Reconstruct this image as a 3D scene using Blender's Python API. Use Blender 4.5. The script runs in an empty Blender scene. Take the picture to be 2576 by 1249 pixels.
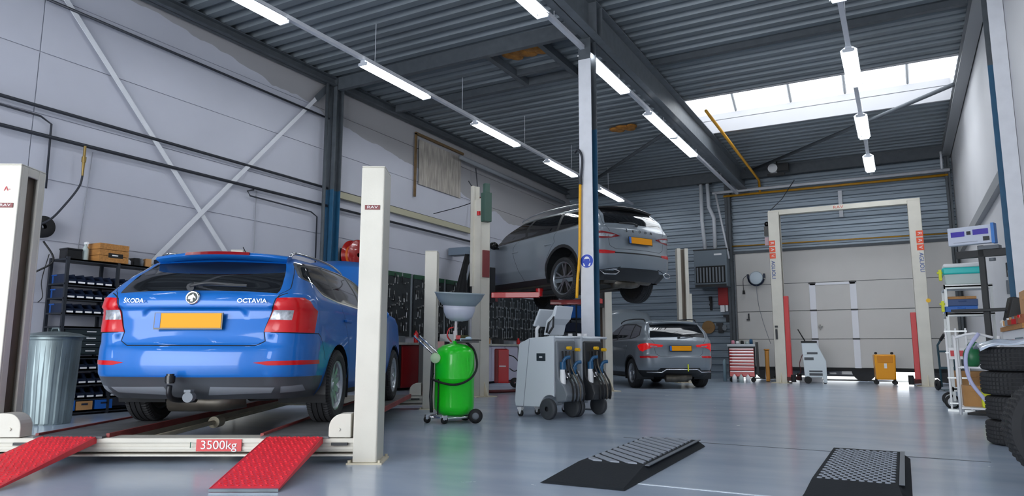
EXPO = .5; TUBE = 21.0; WORLD = 3.5; FILL = 300.0
import bpy, bmesh, math, random
from math import sin, cos, pi, radians as rad, sqrt, atan2
from mathutils import Vector as V, Matrix as M, Euler
from mathutils.geometry import delaunay_2d_cdt
random.seed(7)
S = bpy.context.scene
COL = S.collection
# ------------------------------------------------------------------ materials
_m = {}
def mat(name, col, rough=.5, metal=0., noise=0., nscale=8., bump=0., bscale=40., emit=None, es=0., coat=0., stretch=None, spec=None, alpha=None):
    """principled material; noise = slow colour variation (wear / dirt), bump = fine relief"""
    if name in _m: return _m[name]
    m = bpy.data.materials.new(name); m.use_nodes = True; _m[name] = m
    nt = m.node_tree; b = nt.nodes['Principled BSDF']
    b.inputs['Base Color'].default_value = (*col, 1); b.inputs['Roughness'].default_value = rough; b.inputs['Metallic'].default_value = metal
    if coat: b.inputs['Coat Weight'].default_value = coat; b.inputs['Coat Roughness'].default_value = .04
    if spec is not None: b.inputs['Specular IOR Level'].default_value = spec
    if alpha is not None: b.inputs['Alpha'].default_value = alpha
    if emit: b.inputs['Emission Color'].default_value = (*emit, 1); b.inputs['Emission Strength'].default_value = es
    if noise or bump:
        tc = nt.nodes.new('ShaderNodeTexCoord'); mp = nt.nodes.new('ShaderNodeMapping')
        nt.links.new(tc.outputs['Object'], mp.inputs['Vector'])
        if stretch: mp.inputs['Scale'].default_value = stretch
    if noise:
        n = nt.nodes.new('ShaderNodeTexNoise'); n.inputs['Scale'].default_value = nscale; n.inputs['Detail'].default_value = 5
        r = nt.nodes.new('ShaderNodeValToRGB'); r.color_ramp.elements[0].position = .3; r.color_ramp.elements[1].position = .7
        r.color_ramp.elements[0].color = (*[max(0, c * (1 - noise)) for c in col], 1); r.color_ramp.elements[1].color = (*[min(1, c * (1 + noise * .6)) for c in col], 1)
        nt.links.new(mp.outputs[0], n.inputs['Vector']); nt.links.new(n.outputs['Fac'], r.inputs[0]); nt.links.new(r.outputs[0], b.inputs['Base Color'])
    if bump:
        n2 = nt.nodes.new('ShaderNodeTexNoise'); n2.inputs['Scale'].default_value = bscale; n2.inputs['Detail'].default_value = 3
        bp = nt.nodes.new('ShaderNodeBump'); bp.inputs['Strength'].default_value = bump; bp.inputs['Distance'].default_value = .01
        nt.links.new(mp.outputs[0], n2.inputs['Vector']); nt.links.new(n2.outputs['Fac'], bp.inputs['Height']); nt.links.new(bp.outputs[0], b.inputs['Normal'])
    return m
def H(s):
    s = s.lstrip('#'); c = [int(s[i:i+2], 16) / 255 for i in (0, 2, 4)]
    return tuple(x / 12.92 if x <= .04045 else ((x + .055) / 1.055) ** 2.4 for x in c)
cream = mat('cream powder coat', H('D0CCC0'), .42, noise=.07, nscale=3, bump=.08, bscale=60)
creamd = mat('worn cream enamel', H('CFC6AE'), .5, noise=.15, nscale=4)
steelg = mat('dark grey steel paint', H('4C5258'), .55, noise=.15)
steelb = mat('petrol blue steel paint', H('235677'), .5, noise=.12)
galv = mat('galvanised steel', H('8A9498'), .38, .75, noise=.25, nscale=6)
white = mat('white paint', H('E6E6E8'), .5)
wsteel = mat('white painted steel', H('D4D6DC'), .45, noise=.05)
black = mat('black rubber', H('17181A'), .65)
blackg = mat('black gloss plastic', H('0C0D0F'), .22)
dgrey = mat('dark grey plastic', H('2E3033'), .5)
mgrey = mat('mid grey plastic', H('6F757C'), .5)
lgrey = mat('light grey plastic', H('CDD3D9'), .4, coat=.15)
red = mat('red enamel', H('C4161C'), .35, coat=.3)
redram = mat('red worn ramp paint', H('E0303C'), .5, noise=.1, nscale=5, bump=.2, bscale=90)
dred = mat('dull dark red paint', H('5A1A1C'), .6, noise=.3)
chrome = mat('chrome', (.8, .8, .82), .12, 1.)
steel = mat('bright tool steel', (.62, .63, .65), .28, 1.)
blue = mat('blue plastic', H('1660B4'), .45)
dblue = mat('navy plastic', H('14223C'), .5)
green = mat('vivid green enamel', (.012, .72, .015), .3, coat=.35)
yellow = mat('yellow plastic', H('E8B418'), .45)
orange = mat('orange enamel', H('F2A20C'), .35, coat=.3)
wood = mat('raw timber', H('B07A3E'), .6, noise=.3, nscale=5, stretch=(1, 8, 8))
card = mat('cardboard', H('B98A58'), .8, noise=.1)
turq = mat('turquoise plastic', H('2FC4C0'), .35)
clearp = mat('milky clear plastic', H('B9C6C4'), .25)
glassd = mat('dark tinted glass', (.008, .009, .011), .04, coat=.6)
rubber = mat('tyre rubber', H('232427'), .75, noise=.15, nscale=14)
paper = mat('white paper', H('EDEDED'), .7)
# ------------------------------------------------------------------ mesh builder
class MB:
    def __init__(s): s.v = []; s.f = []; s.mi = []; s.sm = []
    def add(s, vs, fs, mi=0, sm=False, X=None):
        o = len(s.v); s.v += [tuple(X @ V(p)) if X else tuple(p) for p in vs]
        s.f += [tuple(i + o for i in f) for f in fs]; s.mi += [mi] * len(fs); s.sm += [sm] * len(fs); return s
    def box(s, c, d, rz=0, mi=0, X=None, R=None):
        x, y, z = [q / 2 for q in d]
        vs = [(-x,-y,-z),(x,-y,-z),(x,y,-z),(-x,y,-z),(-x,-y,z),(x,-y,z),(x,y,z),(-x,y,z)]
        T = M.Translation(c) @ (R if R is not None else M.Rotation(rz, 4, 'Z'))
        if X: T = X @ T
        return s.add(vs, [(0,3,2,1),(4,5,6,7),(0,1,5,4),(1,2,6,5),(2,3,7,6),(3,0,4,7)], mi, False, T)
    def bb(s, a, b, mi=0, X=None): return s.box([(p + q) / 2 for p, q in zip(a, b)], [abs(q - p) for p, q in zip(a, b)], mi=mi, X=X)
    def cyl(s, p, q, r, r2=None, n=16, mi=0, sm=True, cap=True, X=None):
        p, q = V(p), V(q); r2 = r if r2 is None else r2; d = (q - p); R = d.to_track_quat('Z', 'Y').to_matrix()
        vs = []; 
        for (c, rr) in ((p, r), (q, r2)):
            for i in range(n): vs.append(c + R @ V((rr * cos(2*pi*i/n), rr * sin(2*pi*i/n), 0)))
        s.add(vs, [(i, (i+1) % n, n + (i+1) % n, n + i) for i in range(n)], mi, sm, X)
        if cap: s.add(vs, [tuple(range(n))[::-1], tuple(range(n, 2*n))], mi, False, X)
        return s
    def tube(s, pts, r, n=8, mi=0, X=None, closed=False, smooth=0):
        pts = [V(p) for p in pts]
        if smooth: pts = catmull(pts, smooth, closed)
        vs = []; fs = []; N = len(pts); up = None
        for k, p in enumerate(pts):
            a = pts[k-1] if k > 0 else (pts[-1] if closed else p); b = pts[k+1] if k < N-1 else (pts[0] if closed else p)
            t = (b - a).normalized()
            if up is None: up = V((0,0,1)) if abs(t.z) < .9 else V((1,0,0))
            u = t.cross(up).normalized(); w = u.cross(t); up = w
            for i in range(n): vs.append(p + (u * cos(2*pi*i/n) + w * sin(2*pi*i/n)) * r)
        for k in range(N if closed else N-1):
            for i in range(n): a = k*n+i; b = k*n+(i+1) % n; k2 = (k+1) % N; fs.append((a, b, k2*n+(i+1) % n, k2*n+i))
        if not closed: fs += [tuple(range(n))[::-1], tuple(range((N-1)*n, N*n))]
        return s.add(vs, fs, mi, True, X)
    def lathe(s, prof, n=32, mi=0, X=None, sm=True, a0=0, a1=2*pi, closed=False):
        full = abs(a1 - a0 - 2*pi) < 1e-6; m = n if full else n + 1; vs = []
        for i in range(m):
            a = a0 + (a1-a0) * i / n
            for (r, z) in prof: vs.append((r*cos(a), r*sin(a), z))
        L = len(prof); fs = []
        for i in range(n):
            j = (i+1) % m
            for k in range(L if closed else L-1): k2 = (k+1) % L; fs.append((i*L+k, j*L+k, j*L+k2, i*L+k2))
        return s.add(vs, fs, mi, sm, X)
    def prism(s, poly, h0, h1, axis='Z', mi=0, X=None):
        """poly in the plane across axis, extruded h0..h1 (Z:(x,y) Y:(x,z) X:(y,z))"""
        f = {'Z': lambda a, b, h: (a, b, h), 'Y': lambda a, b, h: (a, h, b), 'X': lambda a, b, h: (h, a, b)}[axis]
        n = len(poly); vs = [f(a, b, h0) for a, b in poly] + [f(a, b, h1) for a, b in poly]
        fs = [tuple(range(n)), tuple(range(n, 2*n))[::-1]] + [(i, n+i, n+(i+1) % n, (i+1) % n) for i in range(n)]
        return s.add(vs, fs, mi, False, X)
    def sph(s, c, r, n=16, mi=0, sc=(1,1,1), X=None, z0=-1, z1=1):
        a0, a1 = math.asin(z0), math.asin(z1); k = max(4, n//2)
        T = M.Translation(c) @ M.Diagonal((*sc, 1)); T = X @ T if X else T
        return s.lathe([(max(1e-4, r*cos(a0+(a1-a0)*i/k)), r*sin(a0+(a1-a0)*i/k)) for i in range(k+1)], n, mi, T)
    def build(s, name, m, parent=None, bev=0, fix=True, label=None, seg=2, sub=0):
        me = bpy.data.meshes.new(name); me.from_pydata(s.v, [], s.f)
        ms = m if isinstance(m, (list, tuple)) else [m]
        for x in ms: me.materials.append(x)
        me.polygons.foreach_set('material_index', s.mi); me.polygons.foreach_set('use_smooth', s.sm)
        if fix:
            b = bmesh.new(); b.from_mesh(me); bmesh.ops.recalc_face_normals(b, faces=b.faces); b.to_mesh(me); b.free()
        me.update(); o = bpy.data.objects.new(name, me); COL.objects.link(o)
        if parent: o.parent = parent
        if bev:
            q = o.modifiers.new('bev', 'BEVEL'); q.width = bev; q.segments = seg; q.limit_method = 'ANGLE'; q.angle_limit = rad(40); q.harden_normals = False
        if label: o['label'] = label
        return o
def catmull(P, k, closed=False):
    out = []; n = len(P)
    for i in range(n if closed else n-1):
        g = (lambda j: P[j % n]) if closed else (lambda j: P[min(max(j, 0), n-1)])
        a, b, c, d = g(i-1), g(i), g(i+1), g(i+2)
        for q in range(k):
            t = q / k; out.append(.5*((2*b)+(c-a)*t+(2*a-5*b+4*c-d)*t*t+(3*b-a-3*c+d)*t**3))
    if not closed: out.append(P[-1])
    return out
def tag(o, label, cat, group=None, kind=None):
    if label: o['label'] = label
    if cat: o['category'] = cat
    if group: o['group'] = group
    if kind: o['kind'] = kind
    return o
def thing(name, label, cat, loc=(0,0,0), rz=0, group=None):
    o = bpy.data.objects.new(name, None); COL.objects.link(o); o.empty_display_size = .1
    o.location = loc; o.rotation_euler = (0, 0, rz); return tag(o, label, cat, group)
def struct(o): o['kind'] = 'structure'; return o
def copy_tree(o, loc=None, rz=None, label=None, parent=None):
    c = o.copy(); COL.objects.link(c)
    if parent is not None: c.parent = parent
    for ch in list(KIDS(o)): copy_tree(ch, parent=c)
    if loc is not None: c.location = loc
    if rz is not None: c.rotation_euler = (0, 0, rz)
    if label: c['label'] = label
    return c
def KIDS(o): return [q for q in COL.objects if q.parent == o]
def text(name, txt, size, m, parent, loc, rot, ext=.001, align='CENTER', sx=1, label=None):
    cu = bpy.data.curves.new(name, 'FONT'); cu.body = txt; cu.size = size; cu.extrude = ext; cu.align_x = align; cu.align_y = 'CENTER'
    t = bpy.data.objects.new(name, cu); COL.objects.link(t); bpy.context.view_layer.update()
    me = bpy.data.meshes.new_from_object(t.evaluated_get(bpy.context.evaluated_depsgraph_get()))
    COL.objects.unlink(t); bpy.data.objects.remove(t)
    o = bpy.data.objects.new(name, me); COL.objects.link(o); me.materials.clear(); me.materials.append(m)
    o.parent = parent; o.location = loc; o.rotation_euler = rot; o.scale = (sx, 1, 1)
    if label: o['label'] = label
    return o
def RX(a): return M.Rotation(a, 4, 'X')
def RY(a): return M.Rotation(a, 4, 'Y')
def RZ(a): return M.Rotation(a, 4, 'Z')
def TR(*p): return M.Translation(p)
# ------------------------------------------------------------------ cars
def pchip(xs, ys):
    n = len(xs); h = [xs[i+1]-xs[i] for i in range(n-1)]; d = [(ys[i+1]-ys[i])/h[i] for i in range(n-1)]; m = [d[0]] + [0]*(n-2) + [d[-1]]
    for i in range(1, n-1):
        if d[i-1]*d[i] > 0:
            w1 = 2*h[i]+h[i-1]; w2 = h[i]+2*h[i-1]; m[i] = (w1+w2)/(w1/d[i-1]+w2/d[i])
    def f(x):
        x = min(max(x, xs[0]), xs[-1]); lo = 0
        while lo < n-2 and x > xs[lo+1]: lo += 1
        t = (x-xs[lo])/h[lo]
        return (1+2*t)*(1-t)**2*ys[lo]+t*(1-t)**2*h[lo]*m[lo]+t*t*(3-2*t)*ys[lo+1]+t*t*(t-1)*h[lo]*m[lo+1]
    return f
UB = [0, .75, 1.0, 5.0, 5.4, 5.9]
def s2u(s): i = min(int(s), 4); return UB[i] + (UB[i+1]-UB[i])*(s-i)
def u2s(u):
    i = 0
    while i < 4 and u > UB[i+1]: i += 1
    return i + (u-UB[i])/(UB[i+1]-UB[i])
class Shell:
    """car skin: plan outlines stacked from sill to roof; (u, v) runs round the outline and up the body"""
    def __init__(s, rows, tilt, ymid, yspan, taper, tc, rec=None):
        vk = [0]
        for a, b in zip(rows, rows[1:]): vk.append(vk[-1] + max(.012, sqrt((b[0]-a[0])**2+(b[1]-a[1])**2+(b[2]-a[2])**2)))
        s.rows = rows; s.vk = vk; s.f = [pchip(vk, [r[k] for r in rows]) for k in range(9)]
        s.tilt = tilt; s.ymid = ymid; s.ys = yspan; s.taper = taper; s.tc = tc; s.rec = rec; s.cache = {}
    def lv(s, v):
        k = round(v, 5)
        if k not in s.cache:
            z, w, yr, yf, cr, rx, ry, rxf, ryf = [f(v) for f in s.f]; s.cache[k] = (z, w, yr, yf, cr, min(rx, w*.92), ry, min(rxf, w*.92), ryf)
        return s.cache[k]
    def at(s, u, v):
        z, w, yr, yf, cr, rx, ry, rxf, ryf = s.lv(v); q = u2s(u); cf = .08
        ya = yr+cr+ry; yb = yf-cf-ryf
        if q <= 1: x = q*(w-rx); y = yr+cr*q*q
        elif q <= 2: t = (q-1)*pi/2; x = w-rx+rx*sin(t); y = yr+cr+ry*(1-cos(t))
        elif q <= 3: x = w; y = ya+(yb-ya)*(q-2)
        elif q <= 4: t = (q-3)*pi/2; x = w-rxf+rxf*cos(t); y = yb+ryf*sin(t)
        else: e = 5-q; x = e*(w-rxf); y = yf-cf*e*e
        x *= 1-s.taper*((y-s.tc)/2.3)**2
        k = min(1, max(0, (z-s.tilt[1])/(s.tilt[2]-s.tilt[1])))
        z -= s.tilt[0]*k*((y-s.ymid)/s.ys)**2
        if s.rec and q <= 1.3:
            hx, zt, sl, dp = s.rec; zz = z; ed = (hx+(zt-zz)*sl)-x
            if ed > 0 and zz < zt: y += dp*min(1, ed/.012)*min(1, (zt-zz)/.012)*min(1, max(0, (zz-.70)/.10))
        return V((x, y, z))
    def nor(s, u, v):
        e = .004; a = s.at(min(u+e, 5.9), v)-s.at(max(u-e, 0), v); b = s.at(u, min(v+e, s.vk[-1]))-s.at(u, max(v-e, 0))
        n = a.cross(b); n = n.normalized() if n.length > 1e-9 else V((0, 0, 1))
        if u < 1e-6: n.x = 0; n.normalize()
        return n
    def inv(s, sp, h, z):
        """(u,v) of a point given from behind ('R', x, z) or from the side ('S', y, z)"""
        zt = z; u = v = 0
        for _ in range(6):
            lo, hi = 0, s.vk[-1]
            for _ in range(24):
                md = (lo+hi)/2
                if s.f[0](md) < zt: lo = md
                else: hi = md
            v = lo; Z, w, yr, yf, cr, rx, ry, rxf, ryf = s.lv(v)
            if sp == 'R':
                xx = h / (1-s.taper*((yr-s.tc)/2.3)**2)
                q = xx/(w-rx) if xx <= w-rx else 1+2/pi*math.asin(min(1, (xx-w+rx)/rx))
            else:
                ya = yr+cr+ry; yb = yf-.08-ryf
                q = (1+2/pi*math.acos(max(-1, min(1, 1-(h-yr-cr)/ry)))) if h < ya else (2+(h-ya)/(yb-ya) if h < yb else 3+2/pi*math.asin(min(1, (h-yb)/ryf)))
            u = s2u(max(0, q)); e = s.at(u, v).z-z; zt -= e*.8
            if abs(e) < .001: break
        return (u, v)
def inside(p, poly):
    x, y = p; r = False; j = len(poly)-1
    for i in range(len(poly)):
        a, b = poly[i]; c, d = poly[j]
        if (b > y) != (d > y) and x < (c-a)*(y-b)/(d-b)+a: r = not r
        j = i
    return r
def offs(pts, d):
    """grow a polygon given as [(space, h, z)] outward by d"""
    n = len(pts); P = [V((p[1], p[2])) for p in pts]; ar = sum(P[i].x*P[(i+1) % n].y-P[(i+1) % n].x*P[i].y for i in range(n)); sg = 1 if ar > 0 else -1; out = []
    for i in range(n):
        a, b, c = P[i-1], P[i], P[(i+1) % n]; e1 = (b-a).normalized(); e2 = (c-b).normalized()
        n1 = V((e1.y, -e1.x))*sg; n2 = V((e2.y, -e2.x))*sg; k = (n1+n2); k = k/max(.6, k.length_squared/2)
        out.append((pts[i][0], (b+k*d).x, (b+k*d).y))
    return out
def rnd(pts, r, k=4):
    """round the corners of [(space,h,z)]"""
    n = len(pts); out = []
    for i in range(n):
        a, b, c = [V((pts[j % n][1], pts[j % n][2])) for j in (i-1, i, i+1)]
        ra = min(r, (a-b).length*.45); rc = min(r, (c-b).length*.45); p = b+(a-b).normalized()*ra; q = b+(c-b).normalized()*rc
        for t in range(k+1):
            t /= k; w = p*(1-t)**2+b*2*t*(1-t)+q*t*t; out.append((pts[i][0], w.x, w.y))
    return out
def cut_shell(sh, regions, nstep=.045):
    """regions: (key, polygon) in priority order -> {key: [triangles in uv]}"""
    pu = []
    for key, pg in regions:
        q = [p if p[0] is None else None for p in pg]
        q = [(p[1], p[2]) if p[0] is None else sh.inv(*p) for p in pg]; out = []
        for i in range(len(q)):
            a, b = q[i], q[(i+1) % len(q)]; L = math.hypot(b[0]-a[0], b[1]-a[1]); k = max(1, int(L/.04))
            for t in range(k): out.append((a[0]+(b[0]-a[0])*t/k, a[1]+(b[1]-a[1])*t/k))
        pu.append(out)
    us = []
    for i, st in enumerate((.05, .028, .075, .05, .07)):
        k = max(2, int((UB[i+1]-UB[i])/st)); us += [UB[i]+(UB[i+1]-UB[i])*j/k for j in range(k)]
    us.append(UB[-1]); vs = []
    for i in range(len(sh.vk)-1):
        L = sh.vk[i+1]-sh.vk[i]; ext = abs(sh.rows[i+1][3]-sh.rows[i][3]); k = max(1, int(L/nstep), int(ext/.16)); vs += [sh.vk[i]+L*j/k for j in range(k)]
    vs.append(sh.vk[-1])
    occ = set()
    for p in pu:
        for a, b in p: occ.add((round(a/.012), round(b/.012)))
    co = []
    for v in vs:
        for u in us:
            k = (round(u/.012), round(v/.012)); edge = u in (0, us[-1]) or v in (0, vs[-1])
            if edge or not any((k[0]+i, k[1]+j) in occ for i in (-1, 0, 1) for j in (-1, 0, 1)): co.append(V((u, v)))
    ed = []
    for p in pu:
        o = len(co); co += [V((max(0, min(5.9, a)), max(0, min(sh.vk[-1], b)))) for a, b in p]; ed += [(o+i, o+(i+1) % len(p)) for i in range(len(p))]
    r = delaunay_2d_cdt(co, ed, [], 0, 1e-5); pts = r[0]; res = {}
    bx = [(min(a for a, b in p), max(a for a, b in p), min(b for a, b in p), max(b for a, b in p)) for p in pu]
    for f in r[2]:
        cx = sum(pts[i][0] for i in f)/3; cy = sum(pts[i][1] for i in f)/3; key = 'body'
        for (k, _), p, b in zip(regions, pu, bx):
            if b[0] <= cx <= b[1] and b[2] <= cy <= b[3] and inside((cx, cy), p): key = k; break
        res.setdefault(key, []).append([(round(pts[i][0], 6), round(pts[i][1], 6)) for i in f])
    return res
def skin(sh, tris, sides, push=0., rim=False):
    """sides: +1 right, -1 left.  returns verts, faces, normals"""
    vid = {}; vv = []; nn = []; ff = []; P = {}
    def get(uv, sd):
        if uv not in P: P[uv] = (sh.at(*uv), sh.nor(*uv))
        p, n = P[uv]
        if p.x < 1e-5: sdk = 0
        else: sdk = sd
        k = (uv, sdk)
        if k not in vid: vid[k] = len(vv); q = p+n*push; vv.append((q.x*(sd if sdk else 0), q.y, q.z)); nn.append((n.x*sd, n.y, n.z))
        return vid[k]
    for sd in sides:
        for t in tris:
            a, b, c = [get(uv, sd) for uv in t]
            if len({a, b, c}) < 3: continue
            A, B, C_ = V(vv[a]), V(vv[b]), V(vv[c]); g = (B-A).cross(C_-A)
            if g.length < 1e-10: continue
            if g.dot(V(nn[a])+V(nn[b])+V(nn[c])) < 0: b, c = c, b
            ff.append((a, b, c))
    if rim and push:
        cnt = {}
        for f in ff:
            for i in range(3): e = (f[i], f[(i+1) % 3]); cnt[tuple(sorted(e))] = cnt.get(tuple(sorted(e)), 0)+1
        for f in list(ff):
            for i in range(3):
                e = (f[i], f[(i+1) % 3])
                if cnt[tuple(sorted(e))] == 1:
                    a, b = e; k = len(vv); d = push+.004 if push > 0 else push-.0
                    pa, pb = V(vv[a]), V(vv[b]); na, nb = V(nn[a]), V(nn[b]); g = (pb-pa).cross(na); g = tuple(g.normalized()) if g.length > 1e-9 else (0, 0, 1)
                    if abs(pa.x) < 1e-6 and abs(pb.x) < 1e-6: continue
                    vv.extend([tuple(pa), tuple(pb), tuple(pb-nb*d), tuple(pa-na*d)]); nn.extend([g]*4); ff.append((k, k+3, k+2, k+1))
    return vv, ff, nn
def skin_obj(name, data, m, parent, label=None):
    me = bpy.data.meshes.new(name); me.from_pydata(data[0], [], data[1]); me.materials.append(m)
    me.polygons.foreach_set('use_smooth', [True]*len(me.polygons)); me.update()
    me.normals_split_custom_set_from_vertices([V(n) for n in data[2]])
    o = bpy.data.objects.new(name, me); COL.objects.link(o); o.parent = parent
    if label: o['label'] = label
    return o
def wheel(parent, name, loc, side, R, rr, w, spokes, m_rim, twin=True, tread=True, m_hub=None):
    """side +1: face towards +x.  tyre + rim + brake disc"""
    X = M.Rotation(rad(90)*side, 4, 'Y'); t = MB(); n = 72; h = w/2
    prof = [(rr-.005, -h*.8), (rr+.01, -h*.93), (rr+(R-rr)*.5, -h*1.0), (R-.022, -h*.93), (R-.004, -h*.80), (R, -h*.62)]
    for q in (-.42, 0., .42): prof += [(R, h*(q-.045)), (R-.009, h*(q-.04)), (R-.009, h*(q+.04)), (R, h*(q+.045))]
    prof += [(R, h*.62), (R-.004, h*.8), (R-.022, h*.93), (rr+(R-rr)*.5, h), (rr+.01, h*.93), (rr-.005, h*.8)]
    vs = []; L = len(prof)
    for i in range(n*2):
        a = 2*pi*i/(n*2); notch = tread and i % 2 == 0
        for k, (r, z) in enumerate(prof):
            if notch and (3 <= k <= 5 or L-6 <= k <= L-4): r -= .008
            vs.append((r*cos(a), r*sin(a), z))
    fs = [(i*L+k, ((i+1) % (2*n))*L+k, ((i+1) % (2*n))*L+k+1, i*L+k+1) for i in range(2*n) for k in range(L-1)]
    t.add(vs, fs, 0, False)
    o = t.build('tyre', rubber, None); wh = bpy.data.objects.new(name, None); COL.objects.link(wh); wh.parent = parent; wh.location = loc; wh.matrix_basis = TR(*loc) @ X
    o.parent = wh
    r = MB(); r.lathe([(rr, -h*.8), (rr-.02, -h*.7), (rr-.03, h*.55), (rr-.012, h*.72), (rr+.006, h*.8), (rr+.002, h*.86), (rr-.016, h*.8), (rr-.024, h*.66)], 48)
    zf = h*.62
    for i in range(spokes):
        for d in ((-.17, .17) if twin else (0,)):
            a = 2*pi*i/spokes; b = a+d*(5/spokes)**.5; ca = a+d*.35
            p0 = V((.052*cos(ca), .052*sin(ca), 0)); p1 = V(((rr-.012)*cos(b), (rr-.012)*sin(b), 0)); e = (p1-p0).normalized(); nn = V((-e.y, e.x, 0))
            w0, w1 = (.017, .013) if twin else (.03, .022)
            vs = [p0+nn*w0+V((0,0,zf-.012)), p0-nn*w0+V((0,0,zf-.012)), p1-nn*w1+V((0,0,zf)), p1+nn*w1+V((0,0,zf))]
            vs += [q-V((0,0,.03)) for q in vs]; r.add(vs, [(3,2,1,0),(4,5,6,7),(0,1,5,4),(1,2,6,5),(2,3,7,6),(3,0,4,7)])
    r.cyl((0,0,zf-.05), (0,0,zf-.006), .066, .058, 20); r.cyl((0,0,zf-.006), (0,0,zf+.002), .034, .03, 16)
    ro = r.build('rim', m_rim, wh)
    d = MB(); d.cyl((0,0,-.02), (0,0,.005), rr*.72, n=32); d.cyl((0,0,-h*.7), (0,0,-.02), rr*.96, rr*.96, n=32, cap=True)
    d.build('brake_disc', mat('dull brake metal', H('3A3836'), .5, .6), wh)
    return wh
REDL = mat('red lamp lens', H('C00814'), .22, coat=.15)
REDD = mat('dark red lamp lens', H('7E0712'), .2, coat=.2)
CLR = mat('clear lamp lens', H('B4B8BE'), .18, .5, coat=.3, noise=.5, nscale=30)
PLY = mat('yellow number plate', H('F09C00'), .5, spec=.25)
EUB = mat('plate blue band', H('2A6FD0'), .4)
trimb = mat('matt black trim', H('1B1D20'), .5)
bump_g = mat('dark grey bumper plastic', H('43474D'), .42)
under = mat('dirty underbody', H('26241F'), .8, noise=.4, nscale=5)
def plate(parent, X, w=.52, h=.11):
    b = MB(); b.box((0, .004, 0), (w+.016, .012, h+.014)); f = b.build('plate_holder', blackg, parent); f.matrix_basis = X
    p = MB(); p.box((.022, -.0035, .003), (w-.048, .004, h-.004)); q = p.build('number_plate', PLY, parent, label='blank yellow rear number plate'); q.matrix_basis = X
    e = MB(); e.box((-w/2+.022, -.0035, .003), (.042, .004, h-.004)); q = e.build('plate_band', EUB, parent, label='blue band of the plate'); q.matrix_basis = X
def arch(sh, R, r, yc, zc, n=20):
    return [('S', yc+r*cos(rad(-12+204*i/n)), max(sh.rows[0][0]+.001, zc+r*sin(rad(-12+204*i/n)))) for i in range(n+1)]
def liners(parent, w, R, ra, ycs, depth=.42):
    for yc in ycs:
        for sd in (1, -1):
            b = MB(); X = TR(0, yc, R) @ M.Rotation(rad(90)*sd, 4, 'Y'); vs = []; n = 20
            for k in range(n+1):
                a = rad(-20+220*k/n)
                for x in (w-.015, w-depth): vs.append((sd*x, yc+(ra+.012)*cos(a), R+(ra+.012)*sin(a)))
            b.add(vs, [(2*i, 2*i+1, 2*i+3, 2*i+2) for i in range(n)]); k = len(b.v)
            b.add([(sd*(w-depth), yc+(ra+.012)*cos(rad(-20+220*i/n)), R+(ra+.012)*sin(rad(-20+220*i/n))) for i in range(n+1)], [tuple(range(n+1))])
            b.build('wheel_housing', trimb, parent, fix=False)
SHUT = mat('shut line black', (.004, .006, .012), .8)
def skin_multi(name, parts, parent):
    vs = []; fs = []; ns = []; mi = []
    for k, (d, m) in enumerate(parts): o = len(vs); vs += d[0]; fs += [tuple(i+o for i in f) for f in d[1]]; ns += d[2]; mi += [k]*len(d[1])
    key = {}; mp = []; v2 = []; n2 = []
    for v, n in zip(vs, ns):
        q = tuple(round(c, 6) for c in v)
        if q not in key: key[q] = len(v2); v2.append(v); n2.append(n)
        mp.append(key[q])
    f2 = []; m2 = []
    for f, m in zip(fs, mi):
        g = tuple(mp[i] for i in f)
        if len(set(g)) == 3: f2.append(g); m2.append(m)
    me = bpy.data.meshes.new(name); me.from_pydata(v2, [], f2)
    for _, m in parts: me.materials.append(m)
    me.polygons.foreach_set('material_index', m2); me.polygons.foreach_set('use_smooth', [True]*len(f2)); me.update(); me.normals_split_custom_set_from_vertices([V(n) for n in n2])
    o = bpy.data.objects.new(name, me); COL.objects.link(o); o.parent = parent; return o
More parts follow.
